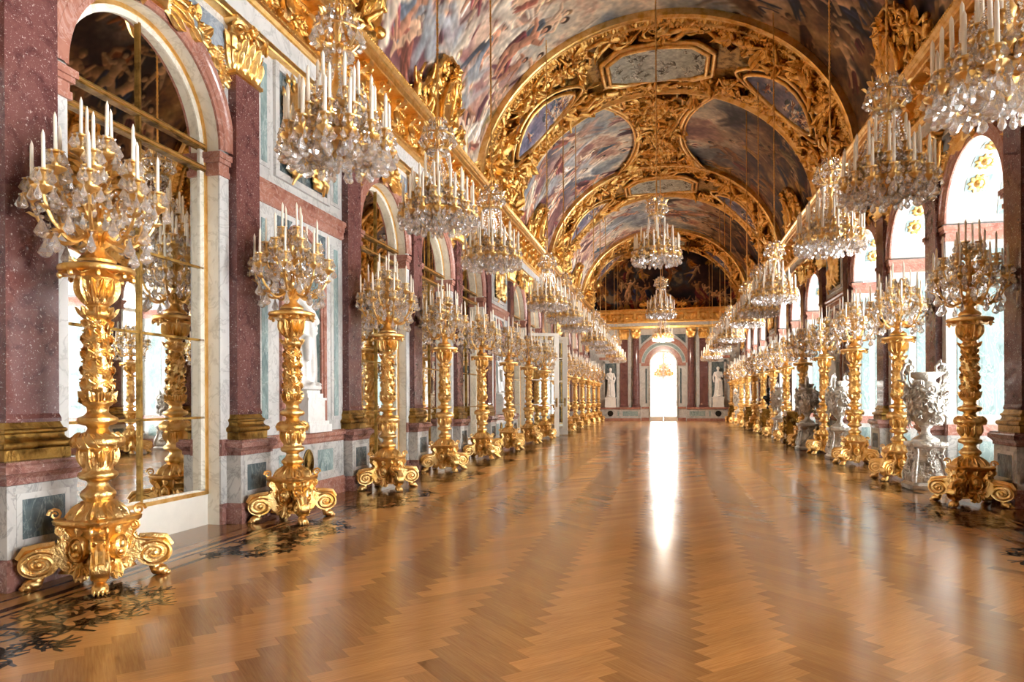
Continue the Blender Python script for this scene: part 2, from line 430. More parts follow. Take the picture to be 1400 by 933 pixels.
def set_uv(me, fn):
    uv = me.uv_layers.new(name='picture'); co = np.empty(len(me.vertices) * 3); me.vertices.foreach_get('co', co); co = co.reshape(-1, 3)
    li = np.empty(len(me.loops), int); me.loops.foreach_get('vertex_index', li); uv.data.foreach_set('uv', np.array([fn(*p) for p in co])[li].ravel())

def make_materials():
    M['red'] = marble('red_marble', '734a46', '4a2a2a', 'e0cfc6', 'd9c6bd', 5.5, .13, 34, .615, veins=0., speck=True)
    M['pink'] = marble('rose_marble', 'ab7766', '8b5648', 'c9a598', 'd8bfb4', 4., .2, 34, .69)
    M['cap'] = marble('liver_marble', '93685e', '67423e', 'b8968c', 'cbb5aa', 7., .2, 24, .66)
    M['white'] = marble('white_marble', 'cfcdc8', 'bcbab5', 'a09e9a', None, 2.2, .22)
    M['vein'] = marble('grey_veined_marble', 'c6c3bd', 'a3a19c', '84817f', '7d7a78', 3.2, .22, 20, .69)
    M['green'] = marble('green_marble', '8fa3a0', '66797a', 'c3cec9', None, 3.2, .14, stretch=(1.6, 1.6, .6))
    M['slate'] = marble('slate_green_marble', '5f6d70', '3d474c', '97a3a2', None, 3.5, .12, stretch=(1.4, 1.4, .7))
    M['blue'] = marble('blue_grey_marble', '8b959e', '6c7680', 'b4bcc2', None, 3.2, .2)
    M['cream'] = marble('cream_marble', 'e9e2d2', 'd9d0bd', 'c4baa5', None, 2., .25)
    M['gold'] = gilt('gilded_bronze', 'f8d28e', 'e0a850', .3, 44, .3, .012)
    M['goldsm'] = gilt('gilded_moulding', 'f7d08c', 'e0ab55', .28, 60, .12, .006)
    M['stucco'] = gilt('gilded_stucco', 'f3c678', 'cc9038', .27, 24, .4, .025)
    M['oldgold'] = gilt('dull_gilding', 'b08a48', '664920', .4, 30, .3, .015)  # own tone of bars and handles; under vault relief it paints shade
    M['silver'] = gilt('silvered_porcelain', 'dcd7ce', 'a69d90', .3, 26, .4, .03, .6)
    M['candle'] = plain('ivory_wax', 'fff4e0', .4)
    M['statue'] = marble('statuary_marble', 'f1efea', 'e3e0da', 'd8d5cf', None, 2., .35)
    M['paintwood'] = plain('cream_painted_wood', 'efe8da', .4)
    M['iron'] = plain('dark_iron', '2f2a25', .5, .6)
    M['bronze'] = plain('dark_bronze', '2b2624', .35, .7)
    # mirror
    k = NT('mirror_glass'); M['mirror'] = k.set(Base_Color=(.86, .87, .85, 1), Metallic=1., Roughness=.015)
    # crystal
    k = NT('cut_crystal'); g = k.n('ShaderNodeBsdfGlass', {'Color': (1, .99, .98, 1), 'Roughness': .02, 'IOR': 1.52})
    tr = k.n('ShaderNodeBsdfTransparent'); gl = k.n('ShaderNodeBsdfGlossy', {'Color': (1, .98, .96, 1), 'Roughness': .06}); m0 = k.n('ShaderNodeMixShader', {0: .45, 1: g.outputs[0], 2: gl.outputs[0]}); df = k.n('ShaderNodeBsdfDiffuse', {'Color': (1, .94, .9, 1)}); m1 = k.n('ShaderNodeMixShader', {0: .16, 1: m0.outputs[0], 2: df.outputs[0]})
    mx = k.n('ShaderNodeMixShader', {0: .25, 1: m1.outputs[0], 2: tr.outputs[0]}); k.L.new(mx.outputs[0], k.out.inputs[0]); M['crystal'] = k.m
    # daylight in the windows: white blinds lit from outside, brightest straight on
    for nm, col, st in (('daylight', (.95, .98, 1., 1), WIN), ('sunroom', (1., .97, .93, 1), WIN * .28)):
        k = NT(nm + '_window'); lw = k.n('ShaderNodeLayerWeight', {'Blend': .5}); fc = k.n('ShaderNodeMath', {0: 1., 1: lw.outputs['Facing']}, operation='SUBTRACT'); pw = k.n('ShaderNodeMath', {0: fc.outputs[0], 1: 3.}, operation='POWER')
        sm = k.n('ShaderNodeMath', {0: pw.outputs[0], 1: st}, operation='MULTIPLY')
        # sunlit ground outside: more light leaves the glass upwards than downwards
        up = k.n('ShaderNodeSeparateXYZ', {0: k.n('ShaderNodeNewGeometry').outputs['Incoming']}); ma = k.n('ShaderNodeMath', {0: up.outputs[2], 1: 1.5, 2: 1.}, operation='MULTIPLY_ADD'); mxm = k.n('ShaderNodeMath', {0: ma.outputs[0], 1: .35}, operation='MAXIMUM'); sm = k.n('ShaderNodeMath', {0: sm.outputs[0], 1: mxm.outputs[0]}, operation='MULTIPLY'); e = k.n('ShaderNodeEmission', {'Color': col, 'Strength': sm.outputs[0] if nm == 'daylight' else st}); k.L.new(e.outputs[0], k.out.inputs[0]); M[nm] = k.m
    make_frescoes()

    # parquet
    k = NT('oak_parquet'); uv = k.n('ShaderNodeUVMap', uv_map='plank').outputs[0]
    ca = k.n('ShaderNodeVertexColor', layer_name='tint').outputs[0]
    g1 = k.noise(k.n('ShaderNodeMapping', {'Vector': uv, 'Scale': (1.2, 26, 1)}).outputs[0], 3.2, 5, .6, .4)
    g2 = k.noise(k.n('ShaderNodeMapping', {'Vector': uv, 'Scale': (2., 90, 1)}).outputs[0], 4., 3, .6)
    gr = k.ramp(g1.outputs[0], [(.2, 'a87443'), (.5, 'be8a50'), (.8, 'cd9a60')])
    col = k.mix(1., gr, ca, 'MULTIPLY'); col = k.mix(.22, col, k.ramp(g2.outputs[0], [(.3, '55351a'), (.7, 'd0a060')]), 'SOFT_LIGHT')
    big = k.noise(k.coord(), .8, 3); rr = k.ramp(big.outputs[0], [(.3, .15), (.7, .22)])
    k.bump(g1.outputs[0], .04, .002)
    M['parquet'] = k.set(Base_Color=col, Roughness=rr, Specular_IOR_Level=.55)
    k = NT('dark_inlay_wood'); v = k.coord((8, 1, 8)); n1 = k.noise(v, 5., 4); M['inlay'] = k.set(Base_Color=k.ramp(n1.outputs[0], [(.3, '2e1a0e'), (.7, '472a16')]), Roughness=.16)
# ================================================================== the setting
OUT = np.array([[0, 0, 1, 0], [1, 0, 0, 0], [0, 1, 0, 0], [0, 0, 0, 1.]])   # ornament (x,y,z) -> wall (y,z,out)
WX = {'l': X0 - WALL, 'r': X0 + WALL}
RZ = {'l': 0., 'r': PI}

def capital_vf():
    P = []
    b = MB(); b.box(0, .12, -.25, .25, 0, .6); P.append((np.concatenate(b.v), b.f))
    P.append(sweepU([(0, -.03), (.02, -.02), (.02, .02), (0, .03)], .27, .12))
    O = lambda y, z, s, L, c, a=0, x=.11: xf(leaf(L, .2 * s, c, 6), T(x, y, z), OUT, R(a, 'Z'))
    for y in (-.21, -.07, .07, .21): P.append(O(y, .02, 1, .3, .55))
    for y in (-.14, 0, .14): P.append(O(y, .12, 1.1, .38, .6, 0, .10))
    for s in (-1, 1):
        P.append(xf(leaf(.34, .2, .55, 6), T(.05, s * .26, .02), R(s * PI / 2, 'Z'), OUT))
        P.append(xf(leaf(.4, .2, .6, 6), T(.05, s * .25, .14), R(s * PI / 2, 'Z'), OUT))
        P.append(xf(spiral(.1, 1.5, .03, 16, 5), T(.17, s * .27, .5), R(s * .7, 'Z'), OUT))
        P.append(xf(spiral(.06, 1.3, .02, 12, 5), T(.15, s * .09, .5), OUT))
        P.append(tube([(.12, s * .1, .3), (.15, s * .18, .42), (.18, s * .25, .56)], [.02, .025, .02], 5))
    P.append(xf(rosette(.07, 6, .06), T(.2, 0, .6), OUT))
    P.append(sweepU([(0, .58), (.03, .59), (.06, .62), (.06, .66), (0, .67)], .27, .13))
    return merge(*P)

def make_pilaster():
    root = empty('pilaster'); tag(root, None, 'pilaster', None, 'structure')
    b = MB(); b.app(sweepU([(.0, 0), (.03, .001), (.03, .2), (.0, .25)], .335, .215))
    part('plinth', b.mesh('plinth', M['cap']), root)
    b = MB(); b.app(sweepU([(0, .25), (0, .83)], .33, .21)); part('pedestal', b.mesh('pedestal', M['vein']), root)
    b = MB(); b.box(.205, .214, -.25, .25, .34, .76); b.mat = 1; b.box(.2, .218, -.2, .2, .39, .71)
    part('inlay_panel', b.mesh('inlay_panel', [M['white'], M['slate']]), root)
    b = MB(); b.app(sweepU([(-.02, .83), (.012, .835), (.012, .88), (.045, .92), (.06, .93), (.06, .985), (.04, 1.0), (.04, 1.02), (-.02, 1.025)], .33, .21))
    part('pedestal_cap', b.mesh('pedestal_cap', M['cap']), root)
    tor = [(.05, 1.02), (.05, 1.11)] + [(.045 + .03 * math.sin(a), 1.145 - .035 * math.cos(a)) for a in np.linspace(0, PI, 7)] + [(.03, 1.19), (.018, 1.21), (.018, 1.235)] + [(.012 + .022 * math.sin(a), 1.257 - .022 * math.cos(a)) for a in np.linspace(0, PI, 6)] + [(.004, 1.3), (-.01, 1.34)]
    b = MB(); b.app(sweepU(tor, .262, .115)); part('base_moulding', b.mesh('base_moulding', M['oldgold'], True, 40), root)
    b = MB(); b.app(sweepU([(.012, 1.33), (.012, 1.36), (0, 1.4), (0, 5.57)], .247, .11)); part('shaft', b.mesh('shaft', M['red']), root)
    b = MB(); b.app(capital_vf()); part('capital', b.mesh('capital', M['gold'], True, 50), root, (0, 0, 5.56))
    return root

ORD = ['first', 'second', 'third', 'fourth', 'fifth', 'sixth', 'seventh', 'eighth', 'ninth', 'tenth', 'eleventh', 'twelfth', 'thirteenth', 'fourteenth', 'fifteenth', 'sixteenth', 'seventeenth', 'eighteenth']
SIDE = {'l': 'mirrored wall', 'r': 'window wall'}

def build_pilasters():
    p = make_pilaster(); first = True
    for sd in 'lr':
        for j in range(-3, 15):
            o = p if first else copy_tree(p); first = False
            o.location = (WX[sd], PY(j), 0); o.rotation_euler = (0, 0, RZ[sd])
            o['label'] = 'red marble pilaster with gilded capital, %s from the near end on the %s' % (ORD[j + 3], SIDE[sd])
            o['group'] = 'pilasters of the ' + SIDE[sd]

def build_walls():
    for sd in 'lr':
        b = MB()
        for j in JS:
            y = BC(j) - 0.0; sg = 1 if sd == 'l' else -1
            b.xf = mm(T(0, sg * y, 0))
            if trophy(j): b.app(archwall(BAY / 2, 0, 6.3, .5, 0, 20, 3.45, 1.0))
            else: b.app(archwall(BAY / 2, 0, 6.3, RA, 0, 28))
        b.xf = None
        # closing pieces at both ends and the blank wall behind the entablature
        y0, y1 = YB - .6, PY(-3); 
        ya, yb = (y0, y1) if sd == 'l' else (-y1, -y0)
        b.box(-.2, 0, ya, yb, 0, 6.3)
        y0, y1 = PY(14), YE + .3; ya, yb = (y0, y1) if sd == 'l' else (-y1, -y0)
        b.box(-.2, 0, ya, yb, 0, 6.3)
        ya, yb = (YB - .6, YE + .3) if sd == 'l' else (-YE - .3, -YB + .6)
        b.box(-1.35 if sd == 'r' else -.5, 0, ya, yb, 6.3, 7.6)
        o = link('wall_left' if sd == 'l' else 'wall_right', b.mesh('wall', M['white']), None, (WX[sd], 0, 0), (0, 0, RZ[sd]))
        tag(o, 'pale marble hall wall with %s between red pilasters' % ('mirrored arches' if sd == 'l' else 'deep arched windows'), 'wall', None, 'structure')

def arch_dressing(deep):
    """archivolt, imposts, spandrels and keystone of one arch; deep = thickness of the reveal behind the wall face"""
    root = empty('arch_surround'); tag(root, None, 'arch', None, 'structure')
    b = MB(); b.app(arcprof([(0.0, RA), (.03, RA), (.035, RA + .05), (.05, RA + .06), (.05, RA + .15), (.065, RA + .17), (.065, RA + .235), (.03, RA + .26), (0, RA + .26)], 36))
    part('archivolt', b.mesh('archivolt', M['pink'], True, 35), root)
    for s in (-1, 1):
        b = MB(); y0, y1 = (RA, BAY / 2 - .265) if s > 0 else (-BAY / 2 + .265, -RA)
        hw = (y1 - y0) / 2; c = (y0 + y1) / 2
        # impost: a moulded block that turns into the reveal
        for e, za, zb in ((.035, 4.23, 4.3), (.02, 4.3, 4.38), (.05, 4.38, 4.43), (.07, 4.43, 4.5)):
            if s > 0: b.box(-deep, e, y0 - e, y1, za, zb)
            else: b.box(-deep, e, y0, y1 + e, za, zb)
        part('impost', b.mesh('impost', M['pink']), root)
        b = MB()
        b.box(-.01, .012, y0, y1, 1.03, 4.23); b.mat = 1; b.box(-.01, .03, y0, y1, .83, 1.03); b.box(-.01, .03, y0, y1, 0, .25)
        b.mat = 2; b.box(-.01, .015, y0, y1, .25, .83)
        part('jamb_face', b.mesh('jamb_face', [M['white'], M['cap'], M['vein']]), root)
        # spandrel: blue-grey field in a white frame
        ro = RA + .3; yy = BAY / 2 - .34; zt = 6.1
        poly = []
        a1 = math.acos(min(1, yy / ro)) if yy < ro else 0.
        zlow = SPR + math.sqrt(max(0, ro * ro - yy * yy))
        poly = [(yy, zlow), (yy, zt), (.16, zt)] + [(ro * math.cos(a), SPR + ro * math.sin(a)) for a in np.linspace(math.acos(.16 / ro), a1, 14)]
        poly = [(s * p, max(q, SPR)) for p, q in poly if q <= zt + .001]
        b = MB(); b.prism(poly if s > 0 else poly[::-1], .002, .012, 'x'); part('spandrel_panel', b.mesh('spandrel_panel', M['blue']), root)
        # gilded garland lying in the spandrel
        b = MB(); q = random.Random(3 + s)
        for i in range(16):
            t = i / 15; a = 1.25 - .62 * t; rr = ro + .12 + .05 * math.sin(9 * t); y = s * rr * math.cos(a); z = min(SPR + rr * math.sin(a), 6.0)
            b.app(xf(rosette(.06 + .025 * q.random(), 5, .05), T(.015, y, z), OUT) if i % 2 else xf(leaf(.2, .13, .4, 5), T(.02, y, z), OUT, R(q.uniform(0, 6), 'Z')))
        for i in range(7):
            z = 5.75 - i * .075; b.app(xf(rosette(.04 + .02 * q.random(), 5, .045), T(.015, s * (yy - .08), z), OUT))
        part('spandrel_garland', b.mesh('spandrel_garland', M['gold'], True, 50), root)
    # keystone mask with lion-skin drapery
    b = MB(); b.prism([(-.1, 5.68), (.1, 5.68), (.17, 6.2), (-.17, 6.2)], 0, .1, 'x')
    b.app(xf(ball(.13, .16, .12, 12, 8), T(.12, 0, 5.92), OUT)); b.app(xf(ball(.05, .07, .06, 8, 6), T(.23, 0, 5.87), OUT))
    for s in (-1, 1):
        b.app(xf(spiral(.11, 1.5, .035, 16, 5), T(.1, s * .15, 6.1), OUT))
        for i in range(5): b.app(xf(leaf(.34, .16, .4, 6), T(.07, s * .1, 5.95 - .05 * i), OUT, R(-s * (1.1 + .28 * i), 'Z')))
        for i in range(3): b.app(xf(leaf(.3, .16, .3, 6), T(.05, s * (.2 + .12 * i), 5.98 - .1 * i), OUT, R(-s * 2.2, 'Z')))
    part('keystone', b.mesh('keystone', M['gold'], True, 50), root)
    return root

def make_mirror():
    root = empty('arched_mirror'); d = MIR - WALL
    x = -d
    zb = .37
    # glass: arched sheet
    n = 28; poly = [(-RA, zb), (RA, zb)] + [(RA * math.cos(a), SPR + RA * math.sin(a)) for a in np.linspace(0, PI, n)]
    b = MB(); b.prism(poly, x - .03, x, 'x'); part('mirror_glass', b.mesh('mirror_glass', M['mirror']), root)
    # reveal
    b = MB()
    for s in (-1, 1): b.box(x - .03, -.002, s * RA - (.0 if s > 0 else .02), s * RA + (.02 if s > 0 else .0), 0, SPR)
    b.app(arcband(RA, RA + .02, x, -.002, 0, PI, 28)); part('reveal', b.mesh('reveal', M['cream']), root)
    # gilt outer frame and pale inner slip
    for nm, r0, r1, x1, mt in (('outer_frame', RA - .045, RA, x + .035, 'goldsm'), ('inner_slip', RA - .115, RA - .045, x + .02, 'cream')):
        b = MB(); b.app(arcband(r0, r1, x, x1, 0, PI, 28))
        for s in (-1, 1): b.box(x, x1, min(s * r0, s * r1), max(s * r0, s * r1), zb, SPR)
        b.box(x, x1, -r1, r1, zb, zb + (r1 - r0)); part(nm, b.mesh(nm, M[mt]), root)
    # glazing bars
    b = MB(); zs = SPR + RA - .1
    b.box(x, x + .03, -.015, .015, zb, zs); part('vertical_bar', b.mesh('vertical_bar', M['oldgold']), root)
    for z in (1.3, 2.23, 3.1): b = MB(); b.box(x, x + .02, -RA + .05, RA - .05, z - .013, z + .013); part('crossbar', b.mesh('crossbar', M['oldgold']), root)
    for z in (4.3, 4.56):
        w = RA - .05 if z < SPR else math.sqrt((RA - .05) ** 2 - (z - SPR) ** 2)
        b = MB(); b.box(x, x + .05, -w, w, z - .032, z + .032); b.mat = 1; b.box(x, x + .06, -w, w, z - .012, z + .012)
        part('transom', b.mesh('transom', [M['oldgold'], M['goldsm']]), root)
    b = MB(); b.box(x - .03, x + .02, -RA, RA, 0, zb); part('sill_board', b.mesh('sill_board', M['paintwood']), root)
    return root

def build_arches():
    aL = arch_dressing(MIR - WALL); aR = arch_dressing(1.27); mir = make_mirror(); f = {'l': True, 'r': True, 'm': True}; nm = 0
    for sd, pr in (('l', aL), ('r', aR)):
        k = 0
        for j in JS:
            if trophy(j): continue
            o = pr if f[sd] else copy_tree(pr); f[sd] = False
            o.location = (WX[sd], BC(j), 0); o.rotation_euler = (0, 0, RZ[sd])
            o['label'] = 'rose marble arch with gilded keystone, %s from the near end of the %s' % (ORD[k], SIDE[sd]); o['group'] = 'arches of the ' + SIDE[sd]
            if sd == 'l':
                m = mir if f['m'] else copy_tree(mir); f['m'] = False
                m.location = o.location; tag(m, ('tall arched mirror with gilt bars, %s full mirror from the near end' % ORD[k - 2]) if k > 1 else 'arched mirror %s the nearest torchere' % ('just before' if k else 'well before'), 'mirror', 'arched mirrors')
            k += 1

def build_windows():
    D = 1.27
    root = empty('window'); proto = root; tag(root, None, 'window', None, 'structure')
    # embrasure
    b = MB()
    for s in (-1, 1): b.box(-D, 0, min(s * RA, s * (RA + .03)), max(s * RA, s * (RA + .03)), 1.03, 4.23)
    b.app(arcband(RA, RA + .03, -D, 0, 0, PI, 28)); part('reveal', b.mesh('reveal', M['white']), root)
    b = MB()
    for s in (-1, 1):
        y0, y1 = sorted((s * (RA - .03), s * (RA + .03))); b.mat = 0; b.box(-D, .0, y0, y1, .84, 1.03); b.box(-D, 0, y0, y1, 0, .26); b.mat = 1
        y0, y1 = sorted((s * (RA - .015), s * (RA + .03))); b.box(-D, 0, y0, y1, .26, .84)
    part('dado_band', b.mesh('dado_band', [M['pink'], M['vein']]), root)
    for s in (-1, 1):
        b = MB()
        for xa, xb in ((-.98, -.5), (-.36, -.16)):
            y0, y1 = sorted((s * (RA - .008), s * (RA + .01))); b.box(xa, xb, y0, y1, 1.2, 4.08)
            y0, y1 = sorted((s * (RA - .022), s * (RA + .01))); b.box(xa, xb, y0, y1, .36, .74)
        part('jamb_panel', b.mesh('jamb_panel', M['green']), root)
    # intrados: squares with gilded rosettes and a plain outer strip
    for i in range(7):
        a = PI * (i + .62) / 8.24
        m = mm(T(-.42, RA * math.cos(a), SPR + RA * math.sin(a)), R(a + PI / 2, 'X'))
        b = MB(); b.xf = m; b.box(-.19, .19, -.155, .155, .0, .012); part('coffer_panel', b.mesh('coffer_panel', M['green']), root)
        b = MB(); b.xf = m; b.app(xf(rosette(.15, 10, .05), T(0, 0, .01))); part('rosette', b.mesh('rosette', M['gold'], True, 50), root)
    b = MB(); b.app(arcband(RA - .008, RA + .01, -1.0, -.78, .12, PI - .12, 28)); part('arch_strip', b.mesh('arch_strip', M['green']), root)
    # joinery
    b = MB(); x = -D
    b.app(arcband(RA - .09, RA, x, x + .06, 0, PI, 24))
    for s in (-1, 1): y0, y1 = sorted((s * (RA - .09), s * RA)); b.box(x, x + .06, y0, y1, 0, SPR)
    b.box(x, x + .06, -.05, .05, 0, SPR + RA - .05); b.box(x, x + .06, -RA, RA, 4.4, 4.52); b.box(x, x + .06, -RA, RA, 0, .45)
    for z in (1.35, 2.3, 3.3): b.box(x + .005, x + .045, -RA, RA, z - .02, z + .02)
    for y in (-.54, .54): b.box(x + .005, x + .045, y - .018, y + .018, .4, SPR + .8)
    part('window_frame', b.mesh('window_frame', M['paintwood']), root)
    poly = [(-RA, .4), (RA, .4)] + [(RA * math.cos(a), SPR + RA * math.sin(a)) for a in np.linspace(0, PI, 24)]
    b = MB(); b.prism(poly, x - .02, x, 'x'); part('pane', b.mesh('pane', M['daylight']), root)
    k = 0
    for j in JS:
        if trophy(j): continue
        o = proto if k == 0 else copy_tree(proto); o.name = 'window_%d' % (k + 1)
        o.location = (WX['r'], BC(j), 0); o.rotation_euler = (0, 0, PI); k += 1
        o['label'] = 'tall arched window in a deep white embrasure with gilded rosettes, %s from the near end' % ORD[k - 1]

def trophy_relief_mesh(vox=.016):
    P = []; q = random.Random(5)
    C = lambda a, b, r0, r1, n=8: P.append(caps(a, b, r0, r1, n))
    # cuirass, helmet with crest, crossed banners, shields, quiver (y across, z up, x out)
    P += [xf(ball(.2, .26, .12, 14, 10), T(.06, 0, .62), OUT), xf(ball(.17, .14, .1, 12, 8), T(.06, 0, .42), OUT)]
    for s in (-1, 1):
        P.append(xf(ball(.1, .12, .07, 10, 7), T(.13, s * .09, .7), OUT)); P.append(xf(ball(.08, .06, .06, 8, 6), T(.07, s * .24, .8), OUT))
    for i in range(7): y = -.18 + .06 * i; P.append(xf(ball(.033, .12, .03, 8, 6), T(.1, y, .29), OUT))
    P += [xf(ball(.11, .12, .12, 12, 8), T(.1, 0, 1.02), OUT), xf(ball(.12, .03, .13, 10, 6), T(.12, 0, .95), OUT)]
    for i in range(9):
        a = -.9 + i * .26; P.append(caps((.1, -.02, 1.1), (.12, .2 * math.sin(a), 1.15 + .16 * math.cos(a)), .05, .045))
    for s in (-1, 1):
        for k, (dy, top) in enumerate(((.5, 1.34), (.36, 1.4), (.6, 1.1))):
            P.append(caps((.03, -s * .3, -.05 + .12 * k), (.05, s * dy, top), .022, .02)); P.append(caps((.05, s * dy, top), (.05, s * (dy + .04), top + .1), .045, .01))
        for i in range(6):   # banners as hanging folds
            P.append(caps((.06, s * (.28 + .055 * i), 1.22 - .03 * i), (.05 + .03 * (i % 2), s * (.36 + .045 * i), .72 + .05 * i), .045, .05))
        P += [xf(ball(.17, .24, .07, 14, 8), T(.06, s * .42, .42), OUT), xf(ball(.08, .12, .06, 10, 7), T(.12, s * .42, .42), OUT)]
        for i in range(5): P.append(xf(leaf(.5, .2, .3, 6), T(.04, s * .1, .2), OUT, R(-s * (.7 + .38 * i), 'Z')))
        for i in range(4): P.append(caps((.05, s * (.2 + .1 * i), .04), (.06, s * (.32 + .1 * i), .3 + .03 * i), .03, .022))
        P.append(xf(putto(11 + s), T(.05, s * .4, .12), OUT, R(s * .5, 'Z'), S(.5)))
    for s in (-1, 1):
        for i in range(10):
            a = .1 + .14 * i; L = .66 - .035 * i; y0, z0 = .2 + .02 * i, .74 - .03 * i; P.append(caps((.06, s * y0, z0), (.05, s * min(.62, y0 + L * math.sin(a)), z0 + L * math.cos(a)), .05, .024, 8))
        for i in range(6):
            a = 1.2 + .35 * i; P.append(caps((.09, s * .3, .3), (.05, s * min(.62, .3 + .4 * math.sin(a)), max(0, .3 + .4 * math.cos(a))), .05, .03, 8))
    for i in range(14): P.append(xf(ball(.06, .06, .06, 8, 6), T(.05 + .03 * q.random(), q.uniform(-.45, .45), q.uniform(-.06, .2)), OUT))
    v, f = merge(*P); v = v.copy(); v[:, 0] = np.maximum(v[:, 0], .0) * .9 + .015
    return remeshed((v, f), M['gold'], 'trophy_relief', vox, 1)

def build_trophy_bays():
    root = empty('niche_surround'); tag(root, None, 'niche', None, 'structure')
    # niche recess
    b = MB(); n = 14
    def nf(u, w):
        a = -PI / 2 + PI * u
        z = 1.0 + w * (3.45 - 1.0) ; return (-.34 * math.cos(a), .5 * math.sin(a), z)
    b.mat = 1; b.app(grid(nf, n, 1))
    def hf(u, w):
        a = -PI / 2 + PI * u; p = PI / 2 * w
        return (-.34 * math.cos(a) * math.cos(p), .5 * math.sin(a) * math.cos(p), 3.45 + .5 * math.sin(p))
    b.mat = 0; b.app(grid(hf, n, 8)); b.box(-.34, 0, -.5, .5, .98, 1.0)
    part('niche_shell', b.mesh('niche_shell', [M['white'], M['green']], True), root)
    b = MB(); b.app(arcprof([(0, .5), (.03, .5), (.03, .56), (.045, .57), (.045, .63), (0, .65)], 24, 0, PI, 3.45))
    for s in (-1, 1):
        for e, x1 in (((.5, .56), .03), ((.56, .65), .045)): y0, y1 = sorted((s * e[0], s * e[1])); b.box(0, x1, y0, y1, 1.03, 3.45)
    part('niche_frame', b.mesh('niche_frame', M['pink']), root)
    # dado
    b = MB(); h = BAY / 2 - .34; b.app(sweepU([(.03, 0), (.03, .22), (.0, .27)], h - .03, .07)); b.mat = 1; b.app(sweepU([(0, .27), (0, .85)], h - .03, .07)); b.mat = 0
    b.app(sweepU([(0, .845), (.02, .87), (.03, .92), (.055, .95), (.055, 1.0), (0, 1.03)], h - .03, .07)); part('dado', b.mesh('dado', [M['pink'], M['vein']]), root)
    for s in (-1, 1):
        b = MB(); y0, y1 = sorted((s * .3, s * .78)); b.box(.06, .075, y0, y1, .4, .74); part('dado_panel', b.mesh('dado_panel', M['green']), root)
        for z0, z1 in ((1.25, 3.95), (4.72, 6.05)):
            b = MB(); y0, y1 = sorted((s * .86, s * 1.18)); b.box(0, .012, y0, y1, z0 - .06, z1 + .06); b.mat = 1; y0, y1 = sorted((s * .95, s * 1.09)); b.box(0, .018, y0, y1, z0, z1)
            part('side_panel', b.mesh('side_panel', [M['white'], M['green']]), root)
    b = MB(); b.app(sweepU([(0, 4.16), (.02, 4.18), (.02, 4.28), (.035, 4.3), (.035, 4.36), (.06, 4.4), (.06, 4.45), (0, 4.47)], BAY / 2 - .29, .02)); part('string_course', b.mesh('string_course', M['pink']), root)
    b = MB()
    for y0, y1, z0, z1 in ((-.78, -.68, 4.6, 6.2), (.68, .78, 4.6, 6.2), (-.68, .68, 4.6, 4.7), (-.68, .68, 6.1, 6.2)): b.box(0, .045, y0, y1, z0, z1)
    b.mat = 1; b.box(0, .01, -.68, .68, 4.7, 6.1); part('panel_frame', b.mesh('panel_frame', [M['white'], M['slate']]), root)
    for s in (-1, 1):
        b = MB(); b.prism([(s * .68, 3.62), (s * .68, 4.08), (s * .3, 4.08)][::s], 0, .012, 'x'); part('corner_panel', b.mesh('corner_panel', M['slate']), root)
    # oval grille
    g = empty('vent_grille'); b = MB(); b.xf = mm(T(.071, 0, .56), OUT)
    b.app(xf(lathe([(.21, 0), (.215, .012), (.19, .02), (.18, .004), (.0, .003)], 32), S(.72, 1, 1)))
    part('grille_plate', b.mesh('grille_plate', [M['iron']], True, 40), g)
    b = MB(); b.xf = mm(T(.075, 0, .56), OUT)
    for i in range(24):
        a = 2 * PI * i / 24; b.app(tube([(.04 * math.cos(a) * .72, .04 * math.sin(a), .006), (.185 * math.cos(a) * .72, .185 * math.sin(a), .006)], .0055, 5))
    b.app(xf(lathe([(.205, 0), (.21, .012), (.185, .016), (.18, 0)], 32), S(.72, 1, 1))); b.app(lathe([(.045, 0), (.045, .014), (.02, .02), (.0, .02)], 14))
    part('grille_ray', b.mesh('grille_ray', M['oldgold'], True, 40), g)
    tr = link('trophy_relief', trophy_relief_mesh()); k = {'l': 0, 'r': 0}; first = True; f0 = True
    for sd in 'lr':
        for j in JS:
            if not trophy(j): continue
            o = root if f0 else copy_tree(root); f0 = False
            o.location = (WX[sd], BC(j), 0); o.rotation_euler = (0, 0, RZ[sd]); o['label'] = 'marble bay with statue niche and dado, bay %s of the %s' % (ORD[j + 3], SIDE[sd])
            if j < 0: continue
            gg, t = (g, tr) if first else (copy_tree(g), copy_tree(tr)); first = False
            for q in (gg,): q.location = (WX[sd], BC(j), 0); q.rotation_euler = (0, 0, RZ[sd])
            t.location = (WX[sd] + (.012 if sd == 'l' else -.012), BC(j), 4.78); t.rotation_euler = (0, 0, RZ[sd]); t.scale = (1, 1, .93)
            w = ('%s niche of the %s from the near end' % (ORD[k[sd]], SIDE[sd])) if sd == 'l' or j > 4 else 'window wall niche just outside the view'; k[sd] += 1 if sd == 'l' or j > 4 else 0
            tag(gg, 'oval dado grille below the ' + w, 'grille', 'oval grilles')
            tag(t, 'gilded trophy of arms above the ' + w, 'relief', 'gilded trophies of arms')

